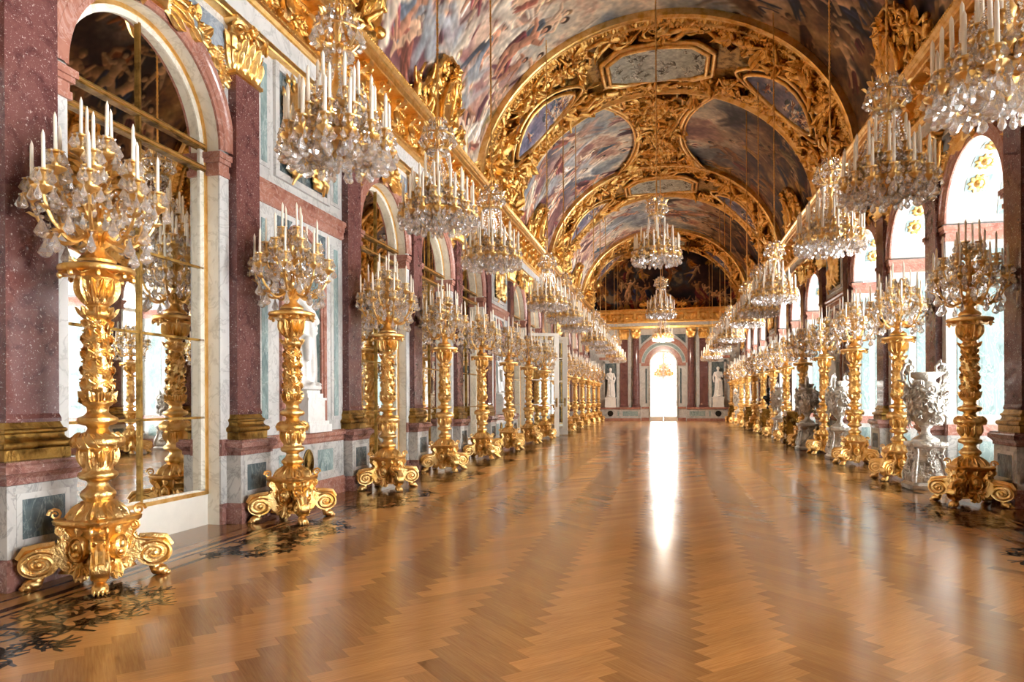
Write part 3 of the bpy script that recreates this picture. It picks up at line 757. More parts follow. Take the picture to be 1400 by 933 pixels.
# ------------------------------------------------------------------ entablature
def build_entablature():
    gold = [(0, 6.2), (.13, 6.2), (.14, 6.22), (.14, 6.29), (.12, 6.31)]
    white = [(.12, 6.31), (.12, 6.56)]
    gold2 = [(.12, 6.56), (.15, 6.57), (.17, 6.62), (.2, 6.64), (.2, 6.68), (.13, 6.7)]
    frz = [(.13, 6.7), (.12, 6.74), (.12, 7.14)]
    cor = [(.12, 7.14), (.16, 7.16), (.2, 7.2), (.2, 7.22), (.44, 7.235), (.46, 7.25), (.46, 7.36), (.49, 7.38), (.5, 7.41), (.54, 7.45), (.54, 7.49), (.3, 7.54), (0, 7.58)]
    fb = MB(); q = random.Random(21)      # one bay of frieze relief
    h = BAY / 2
    for c in range(4):
        y = -h + BAY * (c + .5) / 4
        fb.app(xf(rosette(.11, 7, .08), T(.12, y, 6.92), OUT))
        for s in (-1, 1):
            fb.app(xf(spiral(.09, 1.4, .025, 14, 5), T(.13, y + s * .17, 6.86 + .08 * (c % 2)), OUT, S(s, 1, 1)))
            for i in range(3): fb.app(xf(leaf(.2, .11, .5, 5), T(.12, y + s * .12, 6.92), OUT, R(-s * (.4 + .8 * i), 'Z')))
        if c % 2 == 0: fb.app(xf(putto(c + 3), T(.12, y, 6.9), OUT, S(.22)))
    # egg-and-dart under the corona and bead row on its edge
    for i in range(36):
        y = -h + BAY * (i + .5) / 36; fb.app(ball(.03, .03, .035, 6, 4, (.17, y, 7.17)))
    for i in range(44):
        y = -h + BAY * (i + .5) / 44; fb.app(ball(.028, .027, .028, 6, 4, (.535, y, 7.47)))
        fb.app(ball(.018, .02, .018, 5, 4, (.19, y, 6.66)))
    fme = fb.mesh('frieze_relief', M['stucco'], True, 60)
    bb = MB()                         # scrolled bracket
    bb.prism([(.12, 6.72), (.2, 6.74), (.24, 6.84), (.22, 6.98), (.3, 7.1), (.44, 7.16), (.44, 7.24), (.12, 7.24)], -.075, .075, 'y')
    for s in (-1, 1): bb.app(xf(spiral(.075, 1.5, .022, 14, 5), T(.34, s * .075, 7.14), R(-s * PI / 2, 'X'))); bb.app(xf(spiral(.05, 1.4, .016, 12, 5), T(.19, s * .075, 6.82), R(-s * PI / 2, 'X')))
    bb.app(xf(leaf(.34, .16, .5, 6), T(.24, 0, 7.1), R(PI, 'X'), OUT, R(0, 'Z')))
    bme = bb.mesh('cornice_bracket', M['gold'], True, 45)
    sb = MB()                       # coffer between brackets under the soffit
    sb.box(.14, .42, -.2, .2, 7.225, 7.24); 
    for sd in 'lr':
        root = empty('trim_%d' % (1 if sd == 'l' else 2), (WX[sd], 0, 0), RZ[sd]); tag(root, 'gilded entablature with brackets and beaded cornice above the ' + SIDE[sd], 'cornice', None, 'structure')
        ya, yb = (YB - .5, YE) if sd == 'l' else (-YE, -YB + .5)
        for nm, pr, mt in (('architrave_moulding', gold, 'goldsm'), ('architrave_fascia', white, 'white'), ('frieze_moulding', gold2, 'goldsm'), ('frieze', frz, 'stucco'), ('cornice_moulding', cor, 'goldsm')):
            b = MB(); b.app(sweepL(pr, ya, yb)); part(nm, b.mesh(nm, M[mt]), root)
        for j in range(-1, 14):
            y = BC(j) if sd == 'l' else -BC(j); part('frieze_relief', fme, root, (0, y, 0))
            for c in range(4): part('cornice_bracket', bme, root, (0, y - h + BAY * c / 4, 0))

# ------------------------------------------------------------------ vault
def vp(t, y, off=0.):
    return (X0 + (AV - off) * math.cos(t), y, Z0V + (BV - off) * math.sin(t))
def vframe(t, y, off, a=0., s=1.):
    """matrix that sets an ornament (z outwards) on the vault at angle t"""
    p = Vector(vp(t, y, off)); n = Vector((-math.cos(t) / AV, 0, -math.sin(t) / BV)).normalized(); yy = Vector((0, 1, 0)); xx = yy.cross(n)
    m = np.eye(4); m[:3, 0] = xx; m[:3, 1] = yy; m[:3, 2] = n; m[:3, 3] = p
    return mm(m, R(a, 'Z'), S(s))
def vsweep(prof, t0=.0, t1=PI, n=72):
    m = len(prof); v = []; f = []
    for i in range(n + 1):
        t = t0 + (t1 - t0) * i / n; v += [vp(t, y, o) for y, o in prof]
    for i in range(n):
        for k in range(m - 1): f.append((i * m + k, i * m + k + 1, i * m + m + k + 1, i * m + m + k))
    return np.array(v), f
def vpoly(pts, off0, off1, step=6):
    """plate on the vault from a convex-ish outline [(t,y)] (fan from the centroid)"""
    ct = sum(p[0] for p in pts) / len(pts); cy = sum(p[1] for p in pts) / len(pts); v = []; f = []; n = len(pts); K = 5
    for j in range(1, K + 1):
        s = j / K; v += [vp(ct + (p[0] - ct) * s, cy + (p[1] - cy) * s, off1) for p in pts]
    v += [vp(p[0], p[1], off0) for p in pts]; c = len(v); v.append(vp(ct, cy, off1))
    for k in range(n):
        f.append((c, k, (k + 1) % n))
        for j in range(K): a = j * n; f.append((a + k, a + (k + 1) % n, a + n + (k + 1) % n, a + n + k))
    return np.array(v), f
def vtube(pts, off, r, n=6, closed=True):
    P = []
    m = len(pts)
    for i in range(m if closed else m - 1):
        a, b = pts[i], pts[(i + 1) % m]; L = max(1, int(math.hypot((b[0] - a[0]) * 5, b[1] - a[1]) / .25))
        P += [vp(a[0] + (b[0] - a[0]) * k / L, a[1] + (b[1] - a[1]) * k / L, off) for k in range(L)]
    P.append(vp(*(pts[0] if closed else pts[-1]), off)); return tube(P, r, n, False)

LIB = {}
def bits():
    if LIB: return
    LIB['leaf'] = [leaf(1, .5, c, 6) for c in (.3, .6, .9)]; LIB['spiral'] = [spiral(.5, 1.5, .11, 15, 5), spiral(.5, 1.3, .08, 13, 5, .4)]
    LIB['ros'] = [rosette(.4, 6, .3), rosette(.35, 8, .35)]; LIB['putto'] = [putto(i) for i in range(6)]
    LIB['fest'] = [merge(*[ball(.11 + .03 * math.sin(i * 2.1), None, None, 6, 5, (.9 * (i / 9 - .5), -.22 * math.sin(PI * i / 9), .1 + .03 * (i % 3))) for i in range(10)])]
def scatter(b, q, n, pos, lo=.28, hi=.55, w=(5, 3, 1, 1.4, 1)):
    kinds = ['leaf', 'spiral', 'ros', 'putto', 'fest']; k = 0; tries = 0
    while k < n and tries < n * 8:
        tries += 1; p = pos(q)
        if p is None: continue
        kd = q.choices(kinds, w)[0]; s = q.uniform(lo, hi) * (1.35 if kd == 'putto' else 1.)
        b.app(q.choice(LIB[kd]), mm(vframe(p[0], p[1], p[2] if len(p) > 2 else .1, q.uniform(0, 2 * PI) if kd != 'putto' else q.choice((0, PI / 2, -PI / 2)) + q.uniform(-.5, .5), s), R(q.uniform(-.35, .35), 'X'), R(q.uniform(-.35, .35), 'Y'))); k += 1

def build_vault():
    bits()
    b = MB(); ys = np.linspace(YB - .6, YE + .05, 90); 
    v, f = grid(lambda u, w: vp(-.02 + (PI + .04) * u, YB - .6 + (YE + .65 - YB) * w, 0), 64, 60)
    b.app((v, f)); o = link('ceiling', b.mesh('ceiling', M['fresco'], True))
    def cuv(x, y, z):
        t = math.atan2((z - Z0V) / BV, (x - X0) / AV); return (min(1, max(0, t / PI)), (y - YB + .6) / (YE + .65 - YB))
    set_uv(o.data, cuv); tag(o, 'barrel vault painted with cloudy figure frescoes', 'ceiling', None, 'structure')
    b = MB(); b.box(X0 - 6.8, X0 + 6.8, YB - .8, YE + 9, 12.3, 12.5); tag(link('roof', b.mesh('roof', M['cream'])), 'plain roof above the vault', 'roof', None, 'structure')
    # ---- one rib (local y about 0), copied along the hall
    hw = 2.45
    rib = empty('trim_3'); tag(rib, None, 'vault rib', None, 'structure')
    edge = lambda s: [(s * hw, -.02), (s * hw, .17), (s * (hw - .03), .2)] + [(s * (hw - .07 - .04 * math.sin(a - PI / 2)), .2 + .035 * math.cos(a - PI / 2)) for a in np.linspace(0, PI, 5)] + [(s * (hw - .12), .15), (s * (hw - .16), .1), (s * (hw - .5), .09), (s * (hw - .52), .17), (s * (hw - .55), .2), (s * (hw - .6), .2), (s * (hw - .64), .08)]
    for s in (-1, 1): b = MB(); b.app(vsweep(edge(s))); part('rib_moulding', b.mesh('rib_moulding', M['goldsm'], True, 40), rib)
    b = MB(); b.app(vsweep([(-hw + .6, .08), (hw - .6, .08)])); part('rib_field', b.mesh('rib_field', M['oldgold'], True), rib)  # field under the relief darkened: recess shade put into the gilding tone
    b = MB()                                   # egg-and-dart course between the edge mouldings
    for s in (-1, 1):
        for i in range(150):
            t = PI * (i + .5) / 150; b.app(LIB['leaf'][i % 3], vframe(t, s * (hw - .2), .1, PI if s > 0 else 0, .27)); b.app(ball(.035, .06, .04, 6, 4), vframe(t, s * (hw - .58), .2))
            if i % 2: b.app(LIB['ros'][0], vframe(t, s * (hw - .34), .1, 0, .22))
    part('egg_moulding', b.mesh('egg_moulding', M['stucco'], True), rib)
    # octagonal grisaille at the crown
    oc = [(PI / 2 + a * .31, y) for a, y in ((-1, -.62), (-.68, -1.02), (.68, -1.02), (1, -.62), (1, .62), (.68, 1.02), (-.68, 1.02), (-1, .62))]
    b = MB(); b.app(vpoly(oc, .1, .3)); og = part('octagon_relief', b.mesh('octagon_relief', M['grisaille']), rib); set_uv(og.data, lambda x, y, z: (.5 - (math.atan2((z - Z0V) / BV, (x - X0) / AV) - PI / 2) / .62, y / 2.04 + .5))
    b = MB(); b.app(vtube(oc, .32, .07)); ot = [(PI / 2 + (p[0] - PI / 2) * 1.12, p[1] * 1.12) for p in oc]; b.app(vtube(ot, .26, .08)); part('octagon_frame', b.mesh('octagon_frame', M['goldsm'], True), rib)
    lens = {}
    for s in (-1, 1):
        tc = PI / 2 + s * .86
        L = [(tc + .3 * math.cos(a), .72 * math.sin(a) * (1 - .25 * math.cos(2 * a))) for a in np.linspace(0, 2 * PI, 22)[:-1]]
        b = MB(); b.app(vpoly(L, .1, .33)); mp = part('fresco_medallion', b.mesh('fresco_medallion', M['fresco_panel']), rib); set_uv(mp.data, lambda x, y, z: ((math.atan2((z - Z0V) / BV, (x - X0) / AV) - tc) / .6 + .5, y / 1.9 + .5))
        b = MB(); b.app(vtube(L, .35, .06)); b.app(vtube([(tc + (p[0] - tc) * 1.22, p[1] * 1.2) for p in L], .3, .06)); part('medallion_frame', b.mesh('medallion_frame', M['goldsm'], True), rib)
    b = MB(); q = random.Random(44)
    def pos(q):
        t = q.uniform(.03, PI - .03); y = q.uniform(-1.75, 1.75)
        if abs(t - PI / 2) < .44 and abs(y) < 1.5: return None
        for s in (-1, 1):
            tc = PI / 2 + s * .86
            if ((t - tc) / .47) ** 2 + (y / 1.15) ** 2 < 1: return None
        return (t, y, .08)
    scatter(b, q, 470, pos, .45, .95, (5, 3, 1, 2.2, 1))
    part('rib_relief', b.mesh('rib_relief', M['stucco'], True, 60), rib)
    for i, k in enumerate((-1, 0, 1, 2, 3)):
        o = rib if i == 0 else copy_tree(rib); o.name = 'trim_%d' % (3 + i); y = 9.295 + 12.1732 * k; o.location = (0, min(y, YE - hw - .02), 0)
        o['label'] = 'gilded stucco vault rib with octagon relief, %s rib from the near end' % ORD[i]
    # ---- crown panel of gilded relief between two ribs
    yc, hl = 27.555, 3.64
    wid = lambda y: .16 + .2 * abs((y - yc) / hl) ** 2.2
    yy = np.linspace(yc - hl, yc + hl, 31)
    cp = empty('trim_8'); tag(cp, 'waisted panel of gilded relief along the crown of the vault', 'ceiling panel', None, 'structure')
    v = []; f = []
    for y in yy:
        for k in range(9): v.append(vp(PI / 2 + wid(y) * (k / 4 - 1), y, .1))
    for i in range(30):
        for k in range(8): f.append((i * 9 + k, i * 9 + k + 1, i * 9 + 10 + k, i * 9 + 9 + k))
    b = MB(); b.app((np.array(v), f)); part('panel_field', b.mesh('panel_field', M['oldgold'], True), cp)  # same darkened gilding, shade between relief pieces held in the colour
    b = MB()
    for s in (-1, 1):
        for o_, r_ in ((0., .09), (.03, .05), (-.035, .05)): b.app(tube([vp(PI / 2 + s * (wid(y) + o_), y, .12) for y in yy], r_, 6))
        for e in (-1, 1):
            for kk in range(5): y = yc + e * (hl - .3 - .0); b.app(tube([vp(PI / 2 + s * (wid(y) - .02 - .035 * kk), yc + e * (hl - .2), .1), vp(PI / 2 + s * (wid(y) - .02 - .035 * kk), yc + e * (hl - 1.0), .12)], .06, 5))
    part('panel_frame', b.mesh('panel_frame', M['goldsm'], True), cp)
    b = MB(); q = random.Random(9)
    def pos2(q): y = q.uniform(yc - hl + .15, yc + hl - .15); return (PI / 2 + wid(y) * q.uniform(-.85, .85), y, .1)
    scatter(b, q, 170, pos2, .4, .8)
    for e in (-1, 1): b.app(xf(rosette(.5, 12, .2)), mm(vframe(PI / 2, yc + e * 2.2, .1), S(1.5, 1, 1)))
    part('panel_relief', b.mesh('panel_relief', M['stucco'], True, 60), cp)
    # ---- gilded foot of the vault between the ribs, with a great cartouche
    cg = empty('trim_9'); tag(cg, None, 'cartouche', None, 'structure')
    b = MB(); g = 3.64
    tri = [(.05, -1.75), (.05, 1.75), (.16, 1.35), (.25, .9), (.37, .62), (.42, .3), (.42, -.3), (.37, -.62), (.25, -.9), (.16, -1.35)]
    b.app(vpoly(tri, 0, .12)); b.app(vpoly([(.0, -g), (.0, g), (.09, g), (.09, -g)], 0, .08)); part('cartouche_plate', b.mesh('cartouche_plate', M['stucco'], True, 40), cg)
    b = MB(); b.app(vtube(tri[1:] + tri[:1], .15, .06, 6, False)); b.app(vtube([(.09, g), (.09, 1.75)], .1, .05, 6, False)); b.app(vtube([(.09, -1.75), (.09, -g)], .1, .05, 6, False)); part('cartouche_frame', b.mesh('cartouche_frame', M['goldsm'], True), cg)
    tb = [(.12, -.26), (.12, .26), (.2, .3), (.3, .24), (.345, .0), (.3, -.24), (.2, -.3)]
    b = MB(); b.app(vpoly(tb, .1, .3)); part('tablet', b.mesh('tablet', M['goldsm']), cg)
    b = MB(); b.app(vtube(tb, .3, .05)); q = random.Random(77)
    for s in (-1, 1):
        b.app(putto(40 + s), mm(vframe(.19, s * .85, .12, -PI / 2, .8)))
        b.app(putto(50 + s), mm(vframe(.12, s * 1.45, .1, -PI / 2 + s * .5, .72)))
        for i in range(6): b.app(leaf(.7, .34, .6), vframe(.33, s * .3, .14, PI / 2 + s * (.2 + .4 * i)))
        for i in range(4): b.app(spiral(.28, 1.5, .06, 16, 5), mm(vframe(.1 + .08 * i, s * (1.2 - .25 * i), .13), S(s, 1, 1)))
    scatter(b, q, 50, lambda q: (lambda t: (t, q.uniform(-1, 1) * (1.7 - 3. * t), .12))(q.uniform(.06, .4)), .25, .45)
    scatter(b, q, 90, lambda q: (q.uniform(.0, .1), q.uniform(-g, g), .06), .22, .45)
    part('cartouche_relief', b.mesh('cartouche_relief', M['stucco'], True, 60), cg)
    k = 0
    for sd in 'rl':
        for i in (0, 1, 2):
            o = cg if k == 0 else copy_tree(cg); o.name = 'trim_%d' % (9 + k); k += 1; y = 15.382 + 12.1732 * i
            if sd == 'r': o.location = (0, y, 0)
            else: o.location = (2 * X0, y, 0); o.rotation_euler = (0, 0, PI)
            o['label'] = 'gilded cartouche with pale tablet at the vault foot, %s above the %s' % (ORD[i], SIDE[sd])

# ------------------------------------------------------------------ floor
def build_floor():
    import bmesh
    W = .1457; n = 5; V = []; F = []; UV = []; TI = []; q = random.Random(4); rt = math.sqrt(.5)
    def quad(x, y, lx, ly, horiz):
        # pattern grid -> hall axes (diagonal of the pattern runs down the hall)
        pts = [(x, y), (x + lx, y), (x + lx, y + ly), (x, y + ly)]; P = [((a - c) * rt * W + OX, (a + c) * rt * W + OY) for a, c in pts]
        if all(p[0] < -4.02 or p[0] > 3.56 for p in P) or all(p[1] < YB - 1 for p in P) or all(p[1] > YE + 8 for p in P): return
        o = len(V); V.extend([(a, c, 0) for a, c in P]); F.append((o, o + 1, o + 2, o + 3)); r0, r1 = q.uniform(0, 40), q.uniform(0, 40)
        UV.extend([(r0 + (p[0] - x if horiz else p[1] - y) * W, r1 + (p[1] - y if horiz else p[0] - x) * W) for p in pts])
        t = q.gauss(1.0, .07) * (1.2 if horiz else .86); w = q.uniform(-.025, .025); TI.extend([(t, t * (1 - w * .5), t * (1 - w), 1)] * 4)  # tint by plank direction: sheen differing with grain is put into the colour
    # zig-zag ridge positions measured from the photograph: x = .25 + k * .515
    OX, OY = .245, 0.
    N0, N1 = int((YB - 2) / W * rt) - 60, int((YE + 9) / W / rt) + 60
    for y in range(-45, 330):
        for k in range(-14, 14):
            x0 = y + 2 * n * k; cx = (x0 + n / 2 - y) * rt * W
            if -4.9 < cx < 4.5: quad(x0, y, n, 1, True)
    for x in range(-45, 330):
        for k in range(-14, 14):
            y0 = x - 2 * n + 1 + 2 * n * k; cx = (x - y0 - n / 2) * rt * W
            if -4.9 < cx < 4.5: quad(x, y0, 1, n, False)
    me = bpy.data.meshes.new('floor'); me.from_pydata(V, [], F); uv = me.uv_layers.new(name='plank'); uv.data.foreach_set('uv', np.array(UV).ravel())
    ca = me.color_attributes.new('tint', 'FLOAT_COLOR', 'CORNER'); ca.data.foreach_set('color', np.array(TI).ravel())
    bm = bmesh.new(); bm.from_mesh(me)
    XA, XB = -3.95, 3.45
    for co, no in (((XA, 0, 0), (-1, 0, 0)), ((XB, 0, 0), (1, 0, 0)), ((0, YB - .7, 0), (0, -1, 0)), ((0, YE + 8, 0), (0, 1, 0))):
        bmesh.ops.bisect_plane(bm, geom=bm.verts[:] + bm.edges[:] + bm.faces[:], plane_co=co, plane_no=no, clear_outer=True)
    u = bm.loops.layers.uv['plank']; cl = bm.loops.layers.float_color['tint']
    def board(x0, x1, y0, y1, tint, mi=0):
        vs = [bm.verts.new(p) for p in ((x0, y0, 0), (x1, y0, 0), (x1, y1, 0), (x0, y1, 0))]; fc = bm.faces.new(vs); fc.material_index = mi; r = q.uniform(0, 50)
        for lp in fc.loops: c = lp.vert.co; lp[u].uv = (c.y + r, c.x + r); lp[cl] = (tint, tint, tint, 1)
    # side borders: boards along the hall with dark stringing
    for sg, xs in ((-1, XA), (1, XB)):
        far = (X0 - 5.6) if sg < 0 else (X0 + 6.4)
        strips = [(0, .34, 0, .78), (.34, .4, 1, 1), (.4, .56, 0, .8), (.56, .60, 1, 1), (.60, .66, 0, .85), (.66, .74, 1, 1), (.74, .9, 0, .7), (.9, .94, 1, 1)]
        for a, c, mi, t in strips: board(*sorted((xs + sg * a, xs + sg * c)), YB - .7, YE + 8, t, mi)
        board(*sorted((xs + sg * .94, far)), YB - .7, YE + 8, .6)
    bm.to_mesh(me); bm.free(); me.materials.append(M['parquet']); me.materials.append(M['inlay']); me.update()
    fl = tag(link('floor', me), 'polished oak herringbone parquet with dark inlaid border', 'floor', None, 'structure')
    # arabesque inlay beside every torchere
    def flat(pts, w):
        P = [Vector((a, c, 0)) for a, c in pts]; v = []; f = []
        for i, p in enumerate(P):
            d = (P[min(i + 1, len(P) - 1)] - P[max(i - 1, 0)]).normalized(); nn = Vector((-d.y, d.x, 0)) * (w * math.sin(PI * (i + .6) / (len(P) + .2)) ** .6)
            v += [tuple(p + nn), tuple(p - nn)]
        return np.array(v), [(2 * i, 2 * i + 1, 2 * i + 3, 2 * i + 2) for i in range(len(P) - 1)]
    b = MB(); q = random.Random(12)
    def sprig(x, y, a, L):
        for k in (-.7, 0, .7):
            e = a + k; b.app(flat([(x, y), (x + .5 * L * math.cos(e), y + .5 * L * math.sin(e)), (x + L * math.cos(e + .2), y + L * math.sin(e + .2))], L * .11))
    for s in (-1, 1):
        for (cx, cy, r, tr, a0) in ((.72, .3, .12, 1.2, 2.), (.7, .62, .1, 1.1, 4.), (.1, .3, .12, 1.2, 1.), (.12, .95, .1, 1.2, 3.), (.5, .85, .09, 1.1, 5.), (.28, .25, .2, 1.3, 2.6), (.48, .5, .17, 1.2, 1.4), (.16, .62, .13, 1.2, .4), (.55, .14, .12, 1.1, 3.3), (.34, .8, .1, 1.1, 1.)):
            pts = [(cx + r * (1 - .8 * t) * math.cos(a0 + 2 * PI * tr * t), s * (cy + r * (1 - .8 * t) * math.sin(a0 + 2 * PI * tr * t))) for t in np.linspace(0, 1, 26)]
            b.app(flat(pts, .015))
            for t in (1, 4, 7, 10, 14): sprig(pts[t][0], pts[t][1], q.uniform(0, 6), .13)
            sprig(pts[-1][0], pts[-1][1], q.uniform(0, 6), .1)
        b.app(flat([(.0, s * .1), (.25, s * .08), (.5, s * .02), (.8, s * .0)], .018)); b.app(flat([(0, s * .95), (.2, s * .9), (.4, s * .7), (.6, s * .62), (.72, s * .4)], .013))
        for k in range(5): sprig(.15 + .14 * k, s * (.95 - .17 * k), .4 * s, .14)
    b.xf = None
    me = b.mesh('floor_inlay', M['inlay']); me.transform(Matrix.Translation((0, 0, .0012)))
    for sd in 'lr':
        for j in range(0, 12):
            if sd == 'r' and j < 1: continue
            o = part('floor_inlay', me, fl, (XA - .5 if sd == 'l' else XB + .5, PY(j) - .95, 0), (0, 0, 0 if sd == 'l' else PI))
# ================================================================== furnishings
def radial(vf, n, a0=0.): return merge(*[xf(vf, R(a0 + 2 * PI * i / n, 'Z')) for i in range(n)])

def make_torchere():
    root = empty('torchere')
    # square waisted body on the diagonal feet
    prof = [(.2, .1), (.17, .16), (.15, .26), (.165, .36), (.2, .44), (.215, .47)]
    b = MB(); v = []; f = []
    for r, z in prof:
        for k in range(16):
            a = 2 * PI * k / 16 + PI / 4; q = r / max(abs(math.cos(a - PI / 4 + PI / 4)), abs(math.sin(a))) if False else r / max(abs(math.cos(a)), abs(math.sin(a))); v.append((q * math.cos(a), q * math.sin(a), z))
    for i in range(len(prof) - 1):
        for k in range(16): f.append((i * 16 + k, i * 16 + (k + 1) % 16, i * 16 + 16 + (k + 1) % 16, i * 16 + 16 + k))
    f += [tuple(range(16))[::-1], tuple(range(80, 96))]; b.app((np.array(v), f))
    q = random.Random(2)
    for k in range(4):      # foliage hanging below the medallion and beside it
        m0 = mm(R(k * PI / 2, 'Z'), T(.185, 0, .2), OUT)
        for s in (-1, 1):
            for i in range(3): b.app(xf(leaf(.17, .09, .5, 6), m0, T(s * .03, -.01, -.02), R(s * (2.2 + .45 * i), 'Z')))
            b.app(xf(spiral(.055, 1.5, .014, 14, 5), m0, T(s * .12, -.06, -.01), S(s, 1, 1))); b.app(xf(spiral(.045, 1.5, .012, 14, 5), m0, T(s * .13, .13, .0), S(s, -1, 1)))
            b.app(xf(leaf(.2, .1, .4, 6), m0, T(s * .12, .0, .0), R(-s * .3, 'Z')))
        b.app(xf(leaf(.14, .1, .6, 6), m0, T(0, .0, .01), R(PI, 'Z'))); b.app(xf(leaf(.12, .12, .5, 6), m0, T(0, .2, .0)))
    part('base_body', b.mesh('base_body', M['gold'], True, 45), root)
    b = MB(); b.xf = mm(T(.2, 0, .3), OUT)
    b.app(xf(lathe([(.1, -.03), (.1, .012), (.088, .028), (.074, .02), (.07, .01), (.05, .028), (.0, .036)], 24), S(.78, 1.05, 1)))
    b.app(ball(.03, .04, .02, 8, 6, (0, .02, .035))); b.app(ball(.035, .025, .015, 8, 6, (0, -.04, .03)))
    mme = b.mesh('medallion', M['gold'], True, 45)
    for k in range(4): part('medallion', mme, root, None, (0, 0, k * PI / 2))
    # scroll foot in the x-z plane, pointing outwards along +x
    b = MB(); hw = .055
    cx, cz, R0 = .41, .195, .125
    disc = [(cx + R0 * math.cos(a) * 1.12, cz + R0 * math.sin(a) * .86) for a in np.linspace(0, 2 * PI, 33)[:-1]]
    b.prism(disc, -hw * .8, hw * .8, 'y')
    strap = [(.2, .47), (.26, .47), (.285, .43), (.262, .4), (.25, .37), (.275, .335), (.33, .315), (.43, .305), (.42, .27), (.3, .2), (.25, .13), (.2, .12), (.16, .2), (.16, .4)]
    b.prism(strap, -hw, hw, 'y')
    for s in (-1, 1):
        sp = []; n = 40
        for i in range(n):
            t = i / (n - 1); a = PI * .75 - 2 * PI * 2.1 * t; r = R0 * (1 - .84 * t); sp.append((cx + r * 1.1 * math.cos(a), s * hw * (.85 + .25 * t), cz + r * .85 * math.sin(a)))
        b.app(tube(sp, [.017 * (1 - .35 * i / n) for i in range(n)], 6)); b.app(ball(.028, .012, .024, 10, 6, (cx, s * hw * 1.1, cz)))
        for dx, zz, sz in ((.262, .45, .04),):
            b.app(tube([(dx + sz * (1 - .8 * t) * math.cos(-2 + 9 * t), s * hw, zz + sz * (1 - .8 * t) * math.sin(-2 + 9 * t)) for t in np.linspace(0, 1, 18)], .012, 5))
        b.app(tube([(p[0], s * hw, p[1]) for p in strap[1:8]], .011, 5))
    b.app(tube([(.545, 0, .24), (.5, 0, .31), (.4, 0, .325), (.3, 0, .335)], [.03, .035, .035, .03], 6))
    fme = b.mesh('scroll_foot', M['gold'], True, 40)
    b = MB()                                   # lion's paw
    b.app(caps((.4, 0, .1), (.43, 0, .05), .035, .05)); b.app(ball(.07, .06, .045, 12, 8, (.45, 0, .045)))
    for y in (-.042, -.014, .014, .042): b.app(ball(.03, .017, .026, 8, 6, (.505 - abs(y) * .5, y, .028))); b.app(ball(.014, .008, .014, 6, 5, (.535 - abs(y) * .5, y, .016)))
    pme = b.mesh('paw', M['gold'], True)
    for k in range(4):
        ft = part('scroll_foot', fme, root, None, (0, 0, PI / 4 + k * PI / 2)); part('paw', pme, ft)
    # square cornice and leafy dome
    b = MB(); v = []; f = []; pr = [(.19, .45), (.225, .47), (.245, .49), (.25, .52), (.235, .53), (.2, .535)]
    for r, z in pr:
        for k in range(32):
            a = 2 * PI * k / 32; sq = 1 / max(abs(math.cos(a)), abs(math.sin(a))); cut = min(sq, 1.3); c = r * (cut - .05 * math.cos(8 * a) * 0); v.append((c * math.cos(a), c * math.sin(a), z))
    for i in range(len(pr) - 1):
        for k in range(32): f.append((i * 32 + k, i * 32 + (k + 1) % 32, i * 32 + 32 + (k + 1) % 32, i * 32 + 32 + k))
    f.append(tuple(range(160, 192))); b.app((np.array(v), f))
    b.app(lathe([(.23, .53), (.21, .57), (.165, .61), (.13, .65), (.1, .665)], 32, lambda a, i, z: 1 + .06 * math.cos(16 * a)))
    for i in range(12): b.app(xf(leaf(.25, .12, -.35, 7), R(2 * PI * i / 12, 'Z'), T(.12, 0, .655), R(1.05, 'Y'), R(-PI / 2, 'Z')))
    for i in range(4): b.app(xf(spiral(.05, 1.5, .014, 14, 5), R(PI / 4 + PI / 2 * i, 'Z'), T(.3, 0, .565), R(PI / 2, 'X')))
    part('base_canopy', b.mesh('base_canopy', M['gold'], True, 45), root)
    # baluster stem
    gad = lambda rng, n, amp: (lambda a, i, z: 1 + (amp * math.cos(n * a + 6 * z) if i in rng else 0))
    b = MB()
    b.app(lathe([(.1, .655), (.105, .67), (.125, .69), (.132, .715), (.118, .74), (.085, .77), (.075, .8), (.085, .82), (.13, .835), (.146, .86), (.14, .885), (.115, .9), (.112, .92), (.116, .98), (.135, 1.04), (.145, 1.06), (.135, 1.075), (.15, 1.08), (.188, 1.1), (.2, 1.135), (.188, 1.17), (.13, 1.195), (.09, 1.21), (.075, 1.24), (.085, 1.26), (.135, 1.275), (.152, 1.3), (.145, 1.325), (.1, 1.345), (.078, 1.37), (.082, 1.41), (.11, 1.43), (.115, 1.45), (.1, 1.465)], 40,
                lambda a, i, z: 1 + (.035 * math.cos(14 * a + 30 * z) if i in (18, 19, 20) else .03 * math.cos(16 * a) if i in (13, 9, 10) else .05 * math.cos(12 * a) if i in (1, 2, 3) else 0)))
    for i in range(10): b.app(xf(leaf(.17, .075, .25, 6), R(2 * PI * i / 10, 'Z'), T(.112, 0, .92), R(.1, 'Y'), OUT))
    for i in range(16): b.app(xf(leaf(.14, .07, -.3, 6), R(2 * PI * i / 16, 'Z'), T(.188, 0, 1.09), R(-.3, 'Y'), OUT, R(.5, 'Z')))
    for i in range(10): b.app(xf(leaf(.13, .075, .4, 6), R(2 * PI * i / 10, 'Z'), T(.095, 0, 1.43), R(.2, 'Y'), OUT))
    part('baluster', b.mesh('baluster', M['gold'], True, 50), root)
    b = MB()                                   # column shaft wound with foliage
    b.app(lathe([(.1, 1.46), (.103, 1.6), (.098, 1.8), (.088, 2.), (.08, 2.12)], 24))
    n = 90
